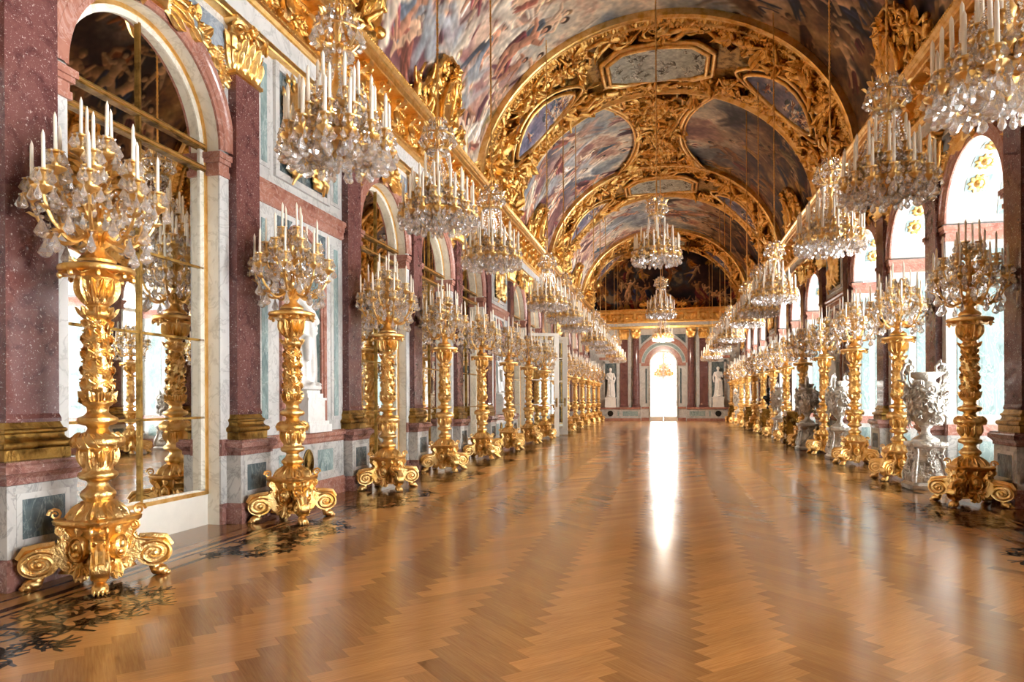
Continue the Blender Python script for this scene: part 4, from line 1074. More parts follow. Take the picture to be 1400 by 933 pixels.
    for s in (0, PI):
        b.app(tube([((.102 - .02 * t) * math.cos(s + 2 * PI * 2.4 * t), (.102 - .02 * t) * math.sin(s + 2 * PI * 2.4 * t), 1.5 + .6 * t) for t in np.linspace(0, 1, 60)], .011, 5))
        for i in range(34):
            t = (i + .5) / 34; a = s + 2 * PI * 2.4 * t
            b.app(xf(leaf(.1, .065, .35, 6), R(a, 'Z'), T(.1 - .02 * t, 0, 1.49 + .6 * t), OUT, R(.9 if i % 2 else -2.1, 'Z')))
            if i % 2: b.app(xf(rosette(.032, 5, .025), R(a + .55, 'Z'), T(.1 - .02 * t, 0, 1.5 + .6 * t), OUT))
    part('shaft', b.mesh('shaft', M['gold'], True, 50), root)
    b = MB()
    b.app(lathe([(.08, 2.1), (.095, 2.115), (.12, 2.14), (.128, 2.165), (.115, 2.19), (.088, 2.205), (.084, 2.225), (.1, 2.24), (.105, 2.27), (.118, 2.34), (.145, 2.42), (.165, 2.46)], 32))
    for i in range(8): b.app(xf(leaf(.12, .07, .5, 6), R(2 * PI * i / 8, 'Z'), T(.1, 0, 2.12), R(.3, 'Y'), OUT))
    for i in range(12): b.app(xf(leaf(.22, .075, .2, 7), R(2 * PI * i / 12, 'Z'), T(.098, 0, 2.235), R(.22, 'Y'), OUT))
    part('flared_cup', b.mesh('flared_cup', M['gold'], True, 50), root)
    b = MB()
    b.app(lathe([(.15, 2.445), (.2, 2.45), (.245, 2.47), (.27, 2.485), (.283, 2.505), (.276, 2.53), (.25, 2.54), (.2, 2.545), (.14, 2.56), (.0, 2.565)], 48, lambda a, i, z: 1 + (.02 * math.cos(24 * a) if i in (3, 4, 5) else 0)))
    for i in range(8): b.app(xf(leaf(.15, .11, .8, 6), R(2 * PI * (i + .5) / 8, 'Z'), T(.16, 0, 2.47), R(1.25, 'Y'), OUT)); b.app(ball(.022, .022, .03, 6, 5, (.262 * math.cos(2 * PI * i / 8), .262 * math.sin(2 * PI * i / 8), 2.455)))
    part('top_dish', b.mesh('top_dish', M['gold'], True, 50), root)
    return root

def candle_me(n=9, r=.0145, L=.3):
    b = MB(); b.app(lathe([(r * 1.05, 0), (r, .02), (r * .92, L - .035), (r * .8, L - .02), (r * .35, L), (.002, L + .012)], n)); return b.mesh('candle', M['candle'], True, 50)
def drop_vf(L=.07, W=.026, n=6):
    a = lathe([(.0015, 0), (W * .25, -L * .12), (W * .75, -L * .5), (W, -L * .72), (W * .55, -L * .92), (.001, -L)], n); a = xf(a, S(1, .62, 1))
    return merge(a, ball(W * .33, W * .33, W * .33, 5, 4, (0, 0, W * .2)))

def socket(x, y, z, s=1., n=12):
    """drip pan, nozzle and candle plate"""
    P = [lathe([(.012 * s, -.05 * s), (.03 * s, -.03 * s), (.078 * s, 0), (.08 * s, .012 * s), (.03 * s, .016 * s), (.028 * s, .05 * s), (.04 * s, .07 * s), (.03 * s, .1 * s), (.03 * s, .12 * s), (.056 * s, .13 * s), (.058 * s, .142 * s), (.02 * s, .145 * s)], n)]
    return xf(merge(*P), T(x, y, z))

def arm_vf(r0, z0, r1, z1, dip, th=.017, n=12, k=6):
    """S-scroll branch in the x-z plane ending in a socket"""
    P = []
    for t in np.linspace(0, 1, n):
        x = r0 + (r1 - r0) * (t ** .85 if t < .7 else .738 + (1 - .738) * ((t - .7) / .3) ** .5); z = z0 + (z1 - .05 - z0) * t ** 3.2 - dip * math.sin(PI * min(1, t * 1.12)) ** 1.0 * (1 - t * .45); P.append((x, 0, z))
    P[-1] = (r1, 0, z1 - .045)
    a = tube(P, [th * (1.25 - .5 * t) for t in np.linspace(0, 1, n)], k)
    m = P[n // 2]; e = P[int(n * .8)]
    L = [xf(leaf(.12, .07, .7, 5), T(m[0], 0, m[2]), R(1.1, 'Y'), OUT), xf(leaf(.1, .06, .8, 5), T(e[0], 0, e[2]), R(.6, 'Y'), OUT),
         tube([(m[0] + .045 * (1 - .8 * t) * math.cos(1 + 8 * t), 0, m[2] + .04 + .045 * (1 - .8 * t) * math.sin(1 + 8 * t)) for t in np.linspace(0, 1, 12)], .009, 5)]
    return merge(a, *L, socket(r1, 0, z1))

def assemble(root, tiers, stem_me, stem_name, drops, extra, lod, candle, garl, mats, key):
    """arms, candles and drops of a branched light. lod 0: everything apart; 1: drops as one mass; 2: arms cast in one with the stem"""
    if lod < 2: part(stem_name, stem_me, root)
    armv = []
    for n, a0, r0, z0, r1, z1, dip, th in tiers:
        av = arm_vf(r0, z0, r1, z1, dip, th)
        if lod < 2:
            kk = (key, 'arm', r1)
            if kk not in CACHE: b = MB(); b.app(av); CACHE[kk] = b.mesh('arm', mats, True, 50)
        for i in range(n):
            a = a0 + 2 * PI * i / n
            if lod < 2: part('arm', CACHE[kk], root, None, (0, 0, a))
            else: armv.append(xf(av, R(a, 'Z')))
            part('candle', candle, root, (r1 * math.cos(a), r1 * math.sin(a), z1 + .142), (q3.uniform(-.025, .025), q3.uniform(-.025, .025), 0))
    if lod == 2:
        kk = (key, 'all')
        if kk not in CACHE:
            b = MB(); b.app(merge(*armv)); b.v.append(np.array([v.co for v in stem_me.vertices])); o = b.n; b.f += [tuple(i + o for i in p.vertices) for p in stem_me.polygons]; b.mi += [0] * len(stem_me.polygons); b.n += len(stem_me.vertices)
            CACHE[kk] = b.mesh('branched_stem', mats, True, 50)
        part('branched_stem', CACHE[kk], root)
    if lod == 0:
        for (x, y, z, s, a) in drops:
            kk = 'drop_big' if s > 1.25 else 'drop'
            o = part('crystal_drop', CACHE[kk], root, (x, y, z), (0, 0, a)); o.scale = (s, s, s)
    kk = (key, 'stuff', lod)
    if kk not in CACHE:
        b = MB()
        if lod > 0:
            for (x, y, z, s, a) in drops: b.app(xf(DROP, T(x, y, z), R(a, 'Z'), S(s)))
        for (x, y, z, s, a) in extra: b.app(xf(DROP, T(x, y, z), R(a, 'Z'), S(s)))
        for g in garl: b.app(g)
        CACHE[kk] = b.mesh('crystal_beads', M['crystal'])
    o = part('crystal_beads', CACHE[kk], root, kind='stuff')
CACHE = {}; q3 = random.Random(99)

def beads(p0, p1, sag, n, r=.011):
    P = []
    for i in range(n + 1):
        t = i / n; p = [p0[k] + (p1[k] - p0[k]) * t for k in range(3)]; p[2] -= sag * 4 * t * (1 - t); P.append(ball(r, r, r * 1.25, 5, 4, p))
    return merge(*P)

def candelabrum_parts():
    tiers = [(8, .2, .06, .24, .45, .5, .13, .0165), (6, .5, .05, .46, .31, .7, .07, .014), (4, .1, .035, .66, .13, .88, .02, .012)]
    b = MB()
    b.app(lathe([(.14, 0), (.145, .02), (.12, .05), (.085, .075), (.06, .11), (.05, .15), (.07, .17), (.085, .2), (.08, .25), (.05, .28), (.04, .32), (.055, .36), (.07, .42), (.06, .48), (.035, .52), (.035, .58), (.055, .62), (.06, .66), (.03, .7), (.026, .78), (.04, .82), (.03, .86), (.012, .9), (.02, .93), (.003, .97)], 20, lambda a, i, z: 1 + (.05 * math.cos(10 * a) if i in (7, 8, 12, 13) else 0)))
    for i in range(8): b.app(xf(leaf(.2, .09, .6, 6), R(2 * PI * i / 8, 'Z'), T(.05, 0, .12), R(.4, 'Y'), OUT)); b.app(xf(leaf(.18, .08, .7, 6), R(2 * PI * (i + .5) / 8, 'Z'), T(.045, 0, .33), R(.35, 'Y'), OUT))
    for i in range(6): b.app(xf(leaf(.14, .07, .8, 6), R(2 * PI * i / 6, 'Z'), T(.04, 0, .56), R(.4, 'Y'), OUT))
    st = b.mesh('stem', M['gold'], True, 50)
    q = random.Random(8); D = []; X = []; G = []
    for n, a0, r0, z0, r1, z1, dip, th in tiers:
        for i in range(n):
            a = a0 + 2 * PI * i / n; cx, cy = r1 * math.cos(a), r1 * math.sin(a)
            for k in range(5 if n == 8 else 4 if n == 6 else 2):
                t = 2 * PI * k / 5 + q.random(); D.append((cx + .078 * math.cos(t), cy + .078 * math.sin(t), z1 - .0, q.uniform(1.3, 1.7), t))
            for k in range(7): t = 2 * PI * k / 7; X.append((cx + .058 * math.cos(t), cy + .058 * math.sin(t), z1 + .13, 1.35, t))
            if n == 8: X.append((cx * .8, cy * .8, z0 - .08, 1.1, a))
    for i in range(8):
        a = .2 + 2 * PI * (i + .5) / 8; D.append((.39 * math.cos(a), .39 * math.sin(a), .3, 2.2, a))
        a = .2 + 2 * PI * i / 8; D.append((.36 * math.cos(a), .36 * math.sin(a), .17, 2.2, a))
        for k in range(2): aa = a + PI / 8 * k; X.append((.2 * math.cos(aa), .2 * math.sin(aa), .45 - .1 * k, 1.7, aa)); X.append((.3 * math.cos(aa), .3 * math.sin(aa), .5, 1.6, aa))
        a2 = a + 2 * PI / 8; G.append(beads((.45 * math.cos(a), .45 * math.sin(a), .46), (.45 * math.cos(a2), .45 * math.sin(a2), .46), .13, 9)); G.append(beads((.1 * math.cos(a), .1 * math.sin(a), .66), (.46 * math.cos(a), .46 * math.sin(a), .46), .09, 9))
    return tiers, st, D, X, G

def chandelier_parts():
    tiers = [(14, .1, .08, .34, .5, .25, .12, .0125), (10, .3, .07, .5, .36, .43, .1, .012), (6, .2, .05, .68, .2, .63, .05, .011)]
    b = MB()
    b.app(lathe([(.005, .12), (.03, .14), (.045, .18), (.03, .22), (.06, .25), (.15, .3), (.19, .36), (.17, .4), (.09, .43), (.06, .48), (.08, .55), (.1, .6), (.07, .66), (.045, .7), (.06, .76), (.075, .82), (.05, .88), (.03, .94), (.04, 1.0), (.06, 1.05), (.04, 1.1), (.025, 1.2), (.03, 1.3), (.045, 1.36), (.03, 1.42), (.02, 1.52), (.035, 1.56), (.012, 1.6)], 20, lambda a, i, z: 1 + (.06 * math.cos(10 * a) if i in (5, 6, 7, 11, 15) else 0)))
    for r, z in ((.42, .2), (.28, .4)):
        b.app(xf(lathe([(r, -.02), (r + .015, 0), (r, .02), (r - .012, 0), (r, -.02)], 40, None, False), T(0, 0, z)))
        for i in range(14): b.app(xf(leaf(.1, .07, .4, 5), R(2 * PI * i / 14, 'Z'), T(r, 0, z - .03), OUT))
    for i in range(8):                       # crown cage
        a = 2 * PI * i / 8
        b.app(xf(tube([(.03, 0, 1.12), (.13, 0, 1.16), (.22, 0, 1.26), (.23, 0, 1.36), (.17, 0, 1.45), (.06, 0, 1.5), (.03, 0, 1.54)], .011, 5), R(a, 'Z'))); b.app(xf(leaf(.14, .08, .8, 5), R(a, 'Z'), T(.08, 0, 1.12), R(1., 'Y'), OUT)); b.app(xf(leaf(.12, .07, .9, 5), R(a, 'Z'), T(.21, 0, 1.38), R(.3, 'Y'), OUT))
    b.app(xf(lathe([(.235, -.012), (.245, 0), (.235, .012), (.225, 0), (.235, -.012)], 28, None, False), T(0, 0, 1.32)))
    b.v = [np.concatenate(b.v) * np.array([1, 1, 1.05])]; st = b.mesh('stem', M['gold'], True, 50)
    q = random.Random(18); D = []; X = []; G = []
    for n, a0, r0, z0, r1, z1, dip, th in tiers:
        for i in range(n):
            a = a0 + 2 * PI * i / n; cx, cy = r1 * math.cos(a), r1 * math.sin(a)
            for k in range(5):
                t = 2 * PI * k / 5 + q.random(); (D if n == 14 and k < 2 else X).append((cx + .074 * math.cos(t), cy + .074 * math.sin(t), z1, q.uniform(1.1, 1.5), t))
            for k in range(6): t = 2 * PI * k / 6; X.append((cx + .058 * math.cos(t), cy + .058 * math.sin(t), z1 + .13, 1.1, t))
            if n == 14: D.append((cx * 1.03, cy * 1.03, z1 - .04, 2.2, a)); X.append((cx * .6, cy * .6, .26, 1.9, a)); X.append((cx * .8, cy * .8, .25, 1.9, a + .2)); X.append((cx * .72, cy * .72, .5, 1.5, a))
    for i in range(20):
        a = 2 * PI * i / 20; D.append((.42 * math.cos(a), .42 * math.sin(a), .19, 2.2, a))
    for r, z, n, s in ((.2, .28, 10, 2.6), (.1, .2, 6, 2.5), (0, .16, 1, 2.2)):
        for i in range(n): a = 2 * PI * i / n; D.append((r * math.cos(a), r * math.sin(a), z, s, a))
    for i in range(16):
        a = 2 * PI * i / 16; (D if i % 2 == 0 else X).append((.24 * math.cos(a), .24 * math.sin(a), 1.31, 1.6, a)); X.append((.2 * math.cos(a), .2 * math.sin(a), 1.44, 1.4, a)); X.append((.13 * math.cos(a), .13 * math.sin(a), 1.17, 1.5, a)); X.append((.12 * math.cos(a), .12 * math.sin(a), 1.53, 1.2, a)); X.append((.27 * math.cos(a), .27 * math.sin(a), .53, 1.5, a))
    D = [(x, y, z * 1.05 if z > 1 else z, s, a) for x, y, z, s, a in D]; X = [(x, y, z * 1.05 if z > 1 else z, s, a) for x, y, z, s, a in X]
    for i in range(10):
        a = 2 * PI * i / 10; G.append(beads((.13 * math.cos(a), .13 * math.sin(a), 1.14), (.36 * math.cos(a), .36 * math.sin(a), .6), .06, 16)); a2 = a + 2 * PI / 10; G.append(beads((.5 * math.cos(a), .5 * math.sin(a), .24), (.5 * math.cos(a2), .5 * math.sin(a2), .24), .06, 9)); G.append(beads((.235 * math.cos(a), .235 * math.sin(a), 1.32), (.04 * math.cos(a), .04 * math.sin(a), 1.55), .02, 9))
        G.append(beads((.06 * math.cos(a), .06 * math.sin(a), 1.05), (.2 * math.cos(a), .2 * math.sin(a), .7), .02, 8))
    return tiers, st, D, X, G

def rope_me(L, r=.02):
    b = MB(); n = max(8, int(L / .06))
    for s in (0, PI): b.app(tube([(r * .5 * math.cos(s + 5.2 * i * .5), r * .5 * math.sin(s + 5.2 * i * .5), L * i / n) for i in range(n + 1)], r * .62, 5, False))
    return b.mesh('chain', M['goldsm'], True)

def build_lights_furniture():
    global DROP
    DROP = drop_vf(.07, .026, 5)
    for kk, sc in (('drop', 1.), ('drop_big', 1.)): b = MB(); b.app(drop_vf(.07, .026, 6 if kk == 'drop' else 7)); CACHE[kk] = b.mesh('crystal_drop', M['crystal'])
    cd = candle_me(9, .0145, .3); cdl = candle_me(8, .018, .35)
    tor = make_torchere()
    # ---- torcheres with candelabra
    tp = candelabrum_parts(); proto = {}
    first = True
    for sd in 'lr':
        for k in range(0, 15):
            x, y = (-4.62 if sd == 'l' else 4.14), PY(k) + (.09 if sd == 'l' else 0)
            o = tor if first else copy_tree(tor); first = False
            o.scale = (1, 1, 1.03); o.location = (x, y, 0); o.rotation_euler = (0, 0, rnd.choice((0, PI / 2, PI, -PI / 2)))
            w = ('%s torchere of the %s' % (ORD[k - (2 if sd == 'r' else 0)], SIDE[sd])) if sd == 'l' or k > 1 else '%s torchere seen only in the mirrors' % ('nearer' if k == 0 else 'farther')
            tag(o, 'tall gilded stand with scroll feet, ' + w, 'torchere', 'gilded torcheres along the ' + SIDE[sd])
            lod = 0 if (sd == 'l' and k < 3) or (sd == 'r' and k in (2, 3)) else 1 if k < 8 else 2
            if lod not in proto:
                c = empty('candelabrum'); proto[lod] = c
                tiers, st, D, X, G = tp; assemble(c, tiers, st, 'stem', D, X, lod, cd, G, M['gold'], 'cand')
            else: c = copy_tree(proto[lod])
            c.location = (x, y, 2.648); c.rotation_euler = (0, 0, rnd.uniform(0, 6.28))
            tag(c, 'gilt and crystal candelabrum on the ' + w, 'candelabrum', 'candelabra along the ' + SIDE[sd])
    # ---- chandeliers
    tiers, st, D, X, G = chandelier_parts(); proto = {}
    xs = {'l': X0 - 2.91, 'c': X0, 'r': X0 + 2.91}; ztop = {'l': 11.22, 'r': 11.22, 'c': 12.03}
    spots = [(sd, j) for sd in 'lr' for j in range(14) if j % 4 != 3] + [('c', 4), ('c', 8), ('c', 12)]
    cnt = {'l': 0, 'r': 0, 'c': 0}; ROW = {'l': 'row by the mirrors', 'r': 'row by the windows', 'c': 'middle row'}
    for sd, j in spots:
        sc = 1.155 if sd == 'c' else 1.; zb = 4.94 if sd == 'c' else 3.85 if j else 3.74
        lod = 0 if (sd != 'c' and j < 3) or (sd == 'c' and j == 4) else 1 if j < 7 else 2
        key = (sd == 'c', lod)
        if key not in proto:
            c = empty('chandelier'); proto[key] = c
            assemble(c, tiers, st, 'stem', D, X, lod, cdl, G, M['gold'], 'chan'); L = (ztop[sd] - zb) / sc - 1.66
            kk = ('rope', key[0])
            if kk not in CACHE: CACHE[kk] = rope_me(L, .02)
            part('chain', CACHE[kk], c, (0, 0, 1.66))
        else: c = copy_tree(proto[key])
        c.scale = (sc,) * 3; c.location = (xs[sd], BC(j), zb); c.rotation_euler = (0, 0, rnd.uniform(0, 6.28))
        tag(c, 'crystal chandelier, %s from the near end in the %s' % (ORD[cnt[sd]], ROW[sd]), 'chandelier', 'chandeliers of the ' + ROW[sd]); cnt[sd] += 1
    c = copy_tree(proto[(False, 2)]); c.scale = (1.4,) * 3; c.location = (X0, YE + 5.2, 3.0)
    for ch in KIDS[c.session_uid]:
        if ch.name.startswith('chain'): ch.scale = (1, 1, .18)
    tag(c, 'gilt chandelier hanging in the bright room beyond the end doorway', 'chandelier')

# ------------------------------------------------------------------ statues, vases, planters
def statue_mesh(pose=0, mat=None, vox=.017):
    P = []; q = random.Random(pose)
    def robe(a, i, z): return 1 + .07 * math.sin(9 * a + 3 * z) + .05 * math.sin(17 * a - 2 * z + pose)
    P.append(xf(lathe([(.26, .0), (.255, .05), (.23, .3), (.205, .6), (.2, .85), (.19, 1.0), (.17, 1.12), (.175, 1.25), (.2, 1.4), (.19, 1.5), (.1, 1.56), (.062, 1.6), (.058, 1.66)], 40, robe), S(1, .72, 1)))
    sh = 1.47
    P.append(xf(ball(.09, .1, .125, 14, 10), T(.0, -.015 - .0, 1.755))); P.append(ball(.098, .105, .09, 14, 9, (0, .02, 1.8)))          # head, hair
    P.append(ball(.016, .026, .026, 8, 6, (0, -.118, 1.745))); P.append(ball(.045, .03, .03, 8, 6, (0, -.08, 1.675)))                # nose, chin
    for s in (-1, 1): P.append(ball(.015, .022, .03, 6, 5, (s * .093, 0, 1.75))); P.append(ball(.085, .09, .085, 10, 8, (s * .185, 0, sh)))
    a1 = [(-.2, 0, sh), (-.29, -.03, 1.2), (-.14, -.2, 1.12)] if pose == 0 else [(-.2, 0, sh), (-.3, .02, 1.2), (-.27, -.1, .95)]
    a2 = [(.2, 0, sh), (.3, .0, 1.2), (.26, -.1, .96)] if pose == 0 else [(.2, 0, sh), (.27, -.06, 1.22), (.08, -.2, 1.34)]
    for A in (a1, a2):
        P += [caps(A[0], A[1], .07, .055, 10), caps(A[1], A[2], .055, .038, 10), ball(.042, .05, .05, 8, 6, A[2])]
        d = Vector(A[2]) - Vector(A[1]); d.normalize()
        for k in range(4): p = Vector(A[2]) + d * .03 + Vector((.02 * (k - 1.5), 0, 0)); P.append(caps(p, p + d * .06 + Vector((0, -.01, -.01)), .011, .009, 6))
    # mantle: a roll from the shoulder across the waist, long folds down one side
    P.append(tube([(-.15, .1, 1.5), (-.2, -.08, 1.4), (-.05, -.19, 1.2), (.14, -.17, 1.05), (.24, -.02, .98), (.16, .15, 1.05)], [.05, .06, .065, .07, .06, .05], 10))
    for i in range(6): x = .02 + .05 * i; P.append(tube([(x * .8, -.16 + .012 * i, 1.06), (x * .9, -.19 + .02 * i, .7), (x, -.19 + .02 * i, .3), (x * 1.05, -.17 + .02 * i, .04)], [.03, .034, .038, .045], 7))
    P.append(caps((-.1, -.16, .75), (-.11, -.17, .45), .075, .06, 10))          # forward knee pressing through the cloth
    for s in (-1, 1): P.append(ball(.05, .1, .035, 8, 6, (s * .1, -.2, .035)))
    P.append(lathe([(.3, -.06), (.31, -.03), (.3, 0.01)], 28))
    return remeshed(merge(*P), mat or M['statue'], 'statue', vox, 3)

def pedestal_me(h, w0, steps=3):
    b = MB(); z = 0
    for i, (fw, fh) in enumerate(((1., .18), (.9, .08), (.76, .5), (.82, .06), (.7, .1), (.6, .08))[:6]):
        b.box(-w0 * fw, w0 * fw, -w0 * fw, w0 * fw, z, z + h * fh); z += h * fh
    return b.mesh('statue_pedestal', M['statue'])

def build_statues():
    s0 = statue_mesh(0); s1 = statue_mesh(1); pm = pedestal_me(.62, .33)
    k = {'l': 0, 'r': 0}
    for sd in 'lr':
        for j in range(0, 14):
            if not trophy(j): continue
            sg = 1 if sd == 'l' else -1; x = WX[sd] + sg * -.02
            p = link('statue_pedestal', pm, None, (x, BC(j), 1.031)); p.scale = (.95, 1, 1)
            s = link('statue', s0 if k[sd] % 2 == 0 else s1, None, (x, BC(j), 1.031 + .62 + .06), (0, 0, PI / 2 if sd == 'l' else -PI / 2)); s.scale = (.92, .92, .92)
            hid = sd == 'r' and j < 4; w = 'in the window wall niche just outside the view' if hid else 'in the %s niche from the near end of the %s' % (ORD[k[sd]], SIDE[sd]); k[sd] += 0 if hid else 1
            tag(p, 'stepped white marble pedestal ' + w, 'pedestal', 'niche pedestals'); tag(s, 'white marble draped figure ' + w, 'statue', 'niche statues')
    return s0, s1

def make_vase():
    root = empty('ornamental_vase'); q = random.Random(31)
    b = MB(); b.app(lathe([(.2, 0), (.2, .03), (.16, .06), (.09, .1), (.06, .16), (.065, .2), (.1, .24), (.1, .26)], 28)); part('foot', b.mesh('foot', M['silver'], True, 50), root)
    P = [lathe([(.08, .25), (.15, .3), (.22, .42), (.27, .58), (.29, .72), (.27, .84), (.22, .93), (.16, .98)], 28)]
    for i in range(30):
        a = q.uniform(0, 2 * PI); z = q.uniform(.34, .9); r = .13 + .17 * math.sin(PI * min(1, max(0, (z - .2) / 1.05))) ** .6
        P.append(xf(putto(i), R(a, 'Z'), T(r - .02, 0, z), OUT, R(q.uniform(-1.2, 1.2), 'Z'), S(q.uniform(.18, .28))))
    for i in range(46):
        a = q.uniform(0, 2 * PI); z = q.uniform(.3, .92); r = .13 + .17 * math.sin(PI * min(1, max(0, (z - .2) / 1.05))) ** .6
        P.append(xf(q.choice((leaf(.2, .12, .7, 6), spiral(.07, 1.4, .018, 12, 5), rosette(.06, 6, .05))), R(a, 'Z'), T(r - .01, 0, z), OUT, R(q.uniform(0, 6), 'Z')))
    b = MB(); b.app(merge(*P)); part('body', b.mesh('body', M['silver'], True, 60), root)
    b = MB()
    def lip(a, i, z): return 1 + (.2 * math.cos(2 * a) if i > 2 else 0)
    b.app(lathe([(.16, .96), (.15, 1.0), (.16, 1.03), (.23, 1.1), (.26, 1.13), (.25, 1.14), (.14, 1.06), (.05, 1.03)], 32, lip)); part('lip', b.mesh('lip', M['silver'], True, 60), root)
    b = MB()
    pts = [(.2, 0, .86), (.3, 0, .9), (.4, 0, 1.0), (.42, 0, 1.14), (.36, 0, 1.26), (.26, 0, 1.29), (.19, 0, 1.23), (.2, 0, 1.15), (.26, 0, 1.14), (.28, 0, 1.19)]
    b.app(tube(pts, [.02, .026, .028, .028, .026, .024, .022, .02, .018, .014], 8)); b.app(tube([(.26, .0, .92), (.33, .05, 1.02), (.33, .06, 1.14), (.24, .05, 1.2)], [.014, .018, .016, .01], 6))
    for i in range(5): b.app(xf(leaf(.15, .08, .9, 5), T(.38 - .02 * i, 0, .95 + .07 * i), R(.6 - .3 * i, 'Y'), OUT))
    b.app(xf(spiral(.07, 1.4, .018, 14, 5), T(.3, .0, .84), R(PI / 2, 'X')))
    hm = b.mesh('handle', M['silver'], True, 60)
    for a in (0, PI): part('handle', hm, root, None, (0, 0, a))
    return root

def make_vase_pedestal():
    root = empty('vase_pedestal')
    def sq(prof, n=24, c=1.3):
        v = []; f = []
        for r, z in prof:
            for k in range(n): a = 2 * PI * k / n; s = min(1 / max(abs(math.cos(a)), abs(math.sin(a))), c); v.append((r * s * math.cos(a), r * s * math.sin(a), z))
        m = len(prof)
        for i in range(m - 1):
            for k in range(n): f.append((i * n + k, i * n + (k + 1) % n, i * n + n + (k + 1) % n, i * n + n + k))
        return np.array(v), f + [tuple(range(n))[::-1], tuple(range((m - 1) * n, m * n))]
    b = MB(); b.app(sq([(.3, 0), (.31, .02), (.31, .07), (.28, .09), (.27, .11)])); b.app(sq([(.2, .66), (.24, .69), (.27, .7), (.28, .73), (.27, .77), (.2, .78)])); part('moulding', b.mesh('moulding', M['silver'], True, 35), root)
    b = MB(); b.app(sq([(.25, .1), (.27, .16), (.255, .26), (.215, .4), (.19, .52), (.2, .62), (.22, .68)])); q = random.Random(6)
    for k in range(4):
        a = k * PI / 2
        b.app(xf(rosette(.07, 8, .04), R(a, 'Z'), T(.2, 0, .55), OUT)); b.app(xf(rosette(.09, 8, .05), R(a, 'Z'), T(.24, 0, .3), OUT)); b.app(xf(putto(k), R(a, 'Z'), T(.22, 0, .4), OUT, S(.14)))
        for i in range(9): b.app(xf(q.choice((leaf(.14, .08, .7, 5), spiral(.05, 1.4, .013, 12, 5))), R(a, 'Z'), T(.235 - .03 * (i / 9), q.uniform(-.16, .16), .16 + .055 * i), OUT, R(q.uniform(0, 6), 'Z')))
        b.app(xf(tube([(.36, 0, .12), (.37, 0, .2), (.34, 0, .32), (.28, 0, .48), (.27, 0, .6), (.3, 0, .68)], [.035, .045, .04, .03, .03, .035], 8), R(a + PI / 4, 'Z'), S(.95, 1, 1)))
    part('die', b.mesh('die', M['silver'], True, 50), root)
    return root

def make_planter():
    root = empty('jardiniere'); b = MB(); w = .3
    b.box(-w, w, -w, w, .14, 1.0); q = random.Random(15)
    for k in range(4):
        m = mm(R(k * PI / 2, 'Z'), T(w, 0, 0), OUT)
        for i in range(16): b.app(xf(q.choice((leaf(.2, .11, .7, 5), spiral(.08, 1.4, .02, 12, 5), leaf(.2, .12, .5, 5))), m, T(q.uniform(-.2, .2), q.uniform(.26, .88), 0), R(q.uniform(0, 6), 'Z')))
        b.app(xf(putto(k + 7), m, T(0, .58, 0), S(.3)))
        for a, c, d, e in ((-.27, .27, .2, .23), (-.27, .27, .9, .93), (-.28, -.25, .2, .93), (.25, .28, .2, .93)): v = MB(); v.box(a, c, d, e, 0, .025); b.app(xf((np.concatenate(v.v), v.f), m))
    part('case', b.mesh('case', M['oldgold'], True, 45), root)
    b = MB(); b.box(-.34, .34, -.34, .34, 1.0, 1.03); b.box(-.31, .31, -.31, .31, 1.03, 1.07); part('rim', b.mesh('rim', M['oldgold']), root)
    b = MB(); b.app(caps((.26, .26, .14), (.29, .29, .05), .05, .035)); b.app(ball(.06, .06, .045, 10, 7, (.3, .3, .045))); b.app(xf(spiral(.07, 1.4, .02, 12, 5), T(.28, .28, .15), R(PI / 4, 'Z'), R(PI / 2, 'X')))
    fm = b.mesh('foot', M['oldgold'], True)
    for k in range(4): part('foot', fm, root, None, (0, 0, k * PI / 2))
    return root

def build_vases():
    v = make_vase(); p = make_vase_pedestal(); f = True
    for n, (j, y, w) in enumerate(((2, 12.62, 'nearest of the vases on the window side'), (4, 18.43, 'second vase from the near end by the windows'), (5, 21.47, 'third vase from the near end by the windows'), (7, 27.55, 'fourth vase from the near end by the windows'), (12, 42.8, 'farthest of the vases on the window side'))):
        a, c = (v, p) if f else (copy_tree(v), copy_tree(p)); f = False
        xx = 4.17 if j != 5 else 3.98; c.location = (xx, y, 0); a.location = (xx, y, .781); a.rotation_euler = (0, 0, .35 + .5 * n)
        tag(a, 'silvery vase with scrolled handles, ' + w, 'vase', 'silvery vases'); tag(c, 'silvery relief pedestal carrying the ' + w, 'pedestal', 'vase pedestals')
    g = make_planter(); f = True
    for j, w in ((6, 'between the seventh and eighth torcheres'), (8, 'under the dark bust'), (10, 'between the eleventh and twelfth torcheres'), (13, 'near the end wall')):
        a = g if f else copy_tree(g); f = False; a.location = (4.17, BC(j), 0); tag(a, 'square gilded jardiniere with relief panels by the windows, ' + w, 'jardiniere', 'gilded jardinieres')
    P = [lathe([(.1, 0), (.1, .04), (.05, .1), (.05, .2), (.12, .28), (.2, .42), (.19, .5), (.08, .56), (.06, .62)], 24), ball(.1, .12, .14, 14, 10, (0, 0, .74)), ball(.11, .11, .1, 12, 8, (0, .02, .8)), ball(.02, .03, .03, 6, 5, (0, -.12, .73)), ball(.05, .04, .03, 6, 5, (0, -.08, .64))]
    for s in (-1, 1): P.append(ball(.1, .1, .09, 10, 8, (s * .14, 0, .46)))
    o = link('bust', remeshed(merge(*P), M['bronze'], 'bust', .016, 3), None, (4.17, BC(8), 1.071)); tag(o, 'small dark bust standing on a gilded jardiniere by the windows', 'bust')

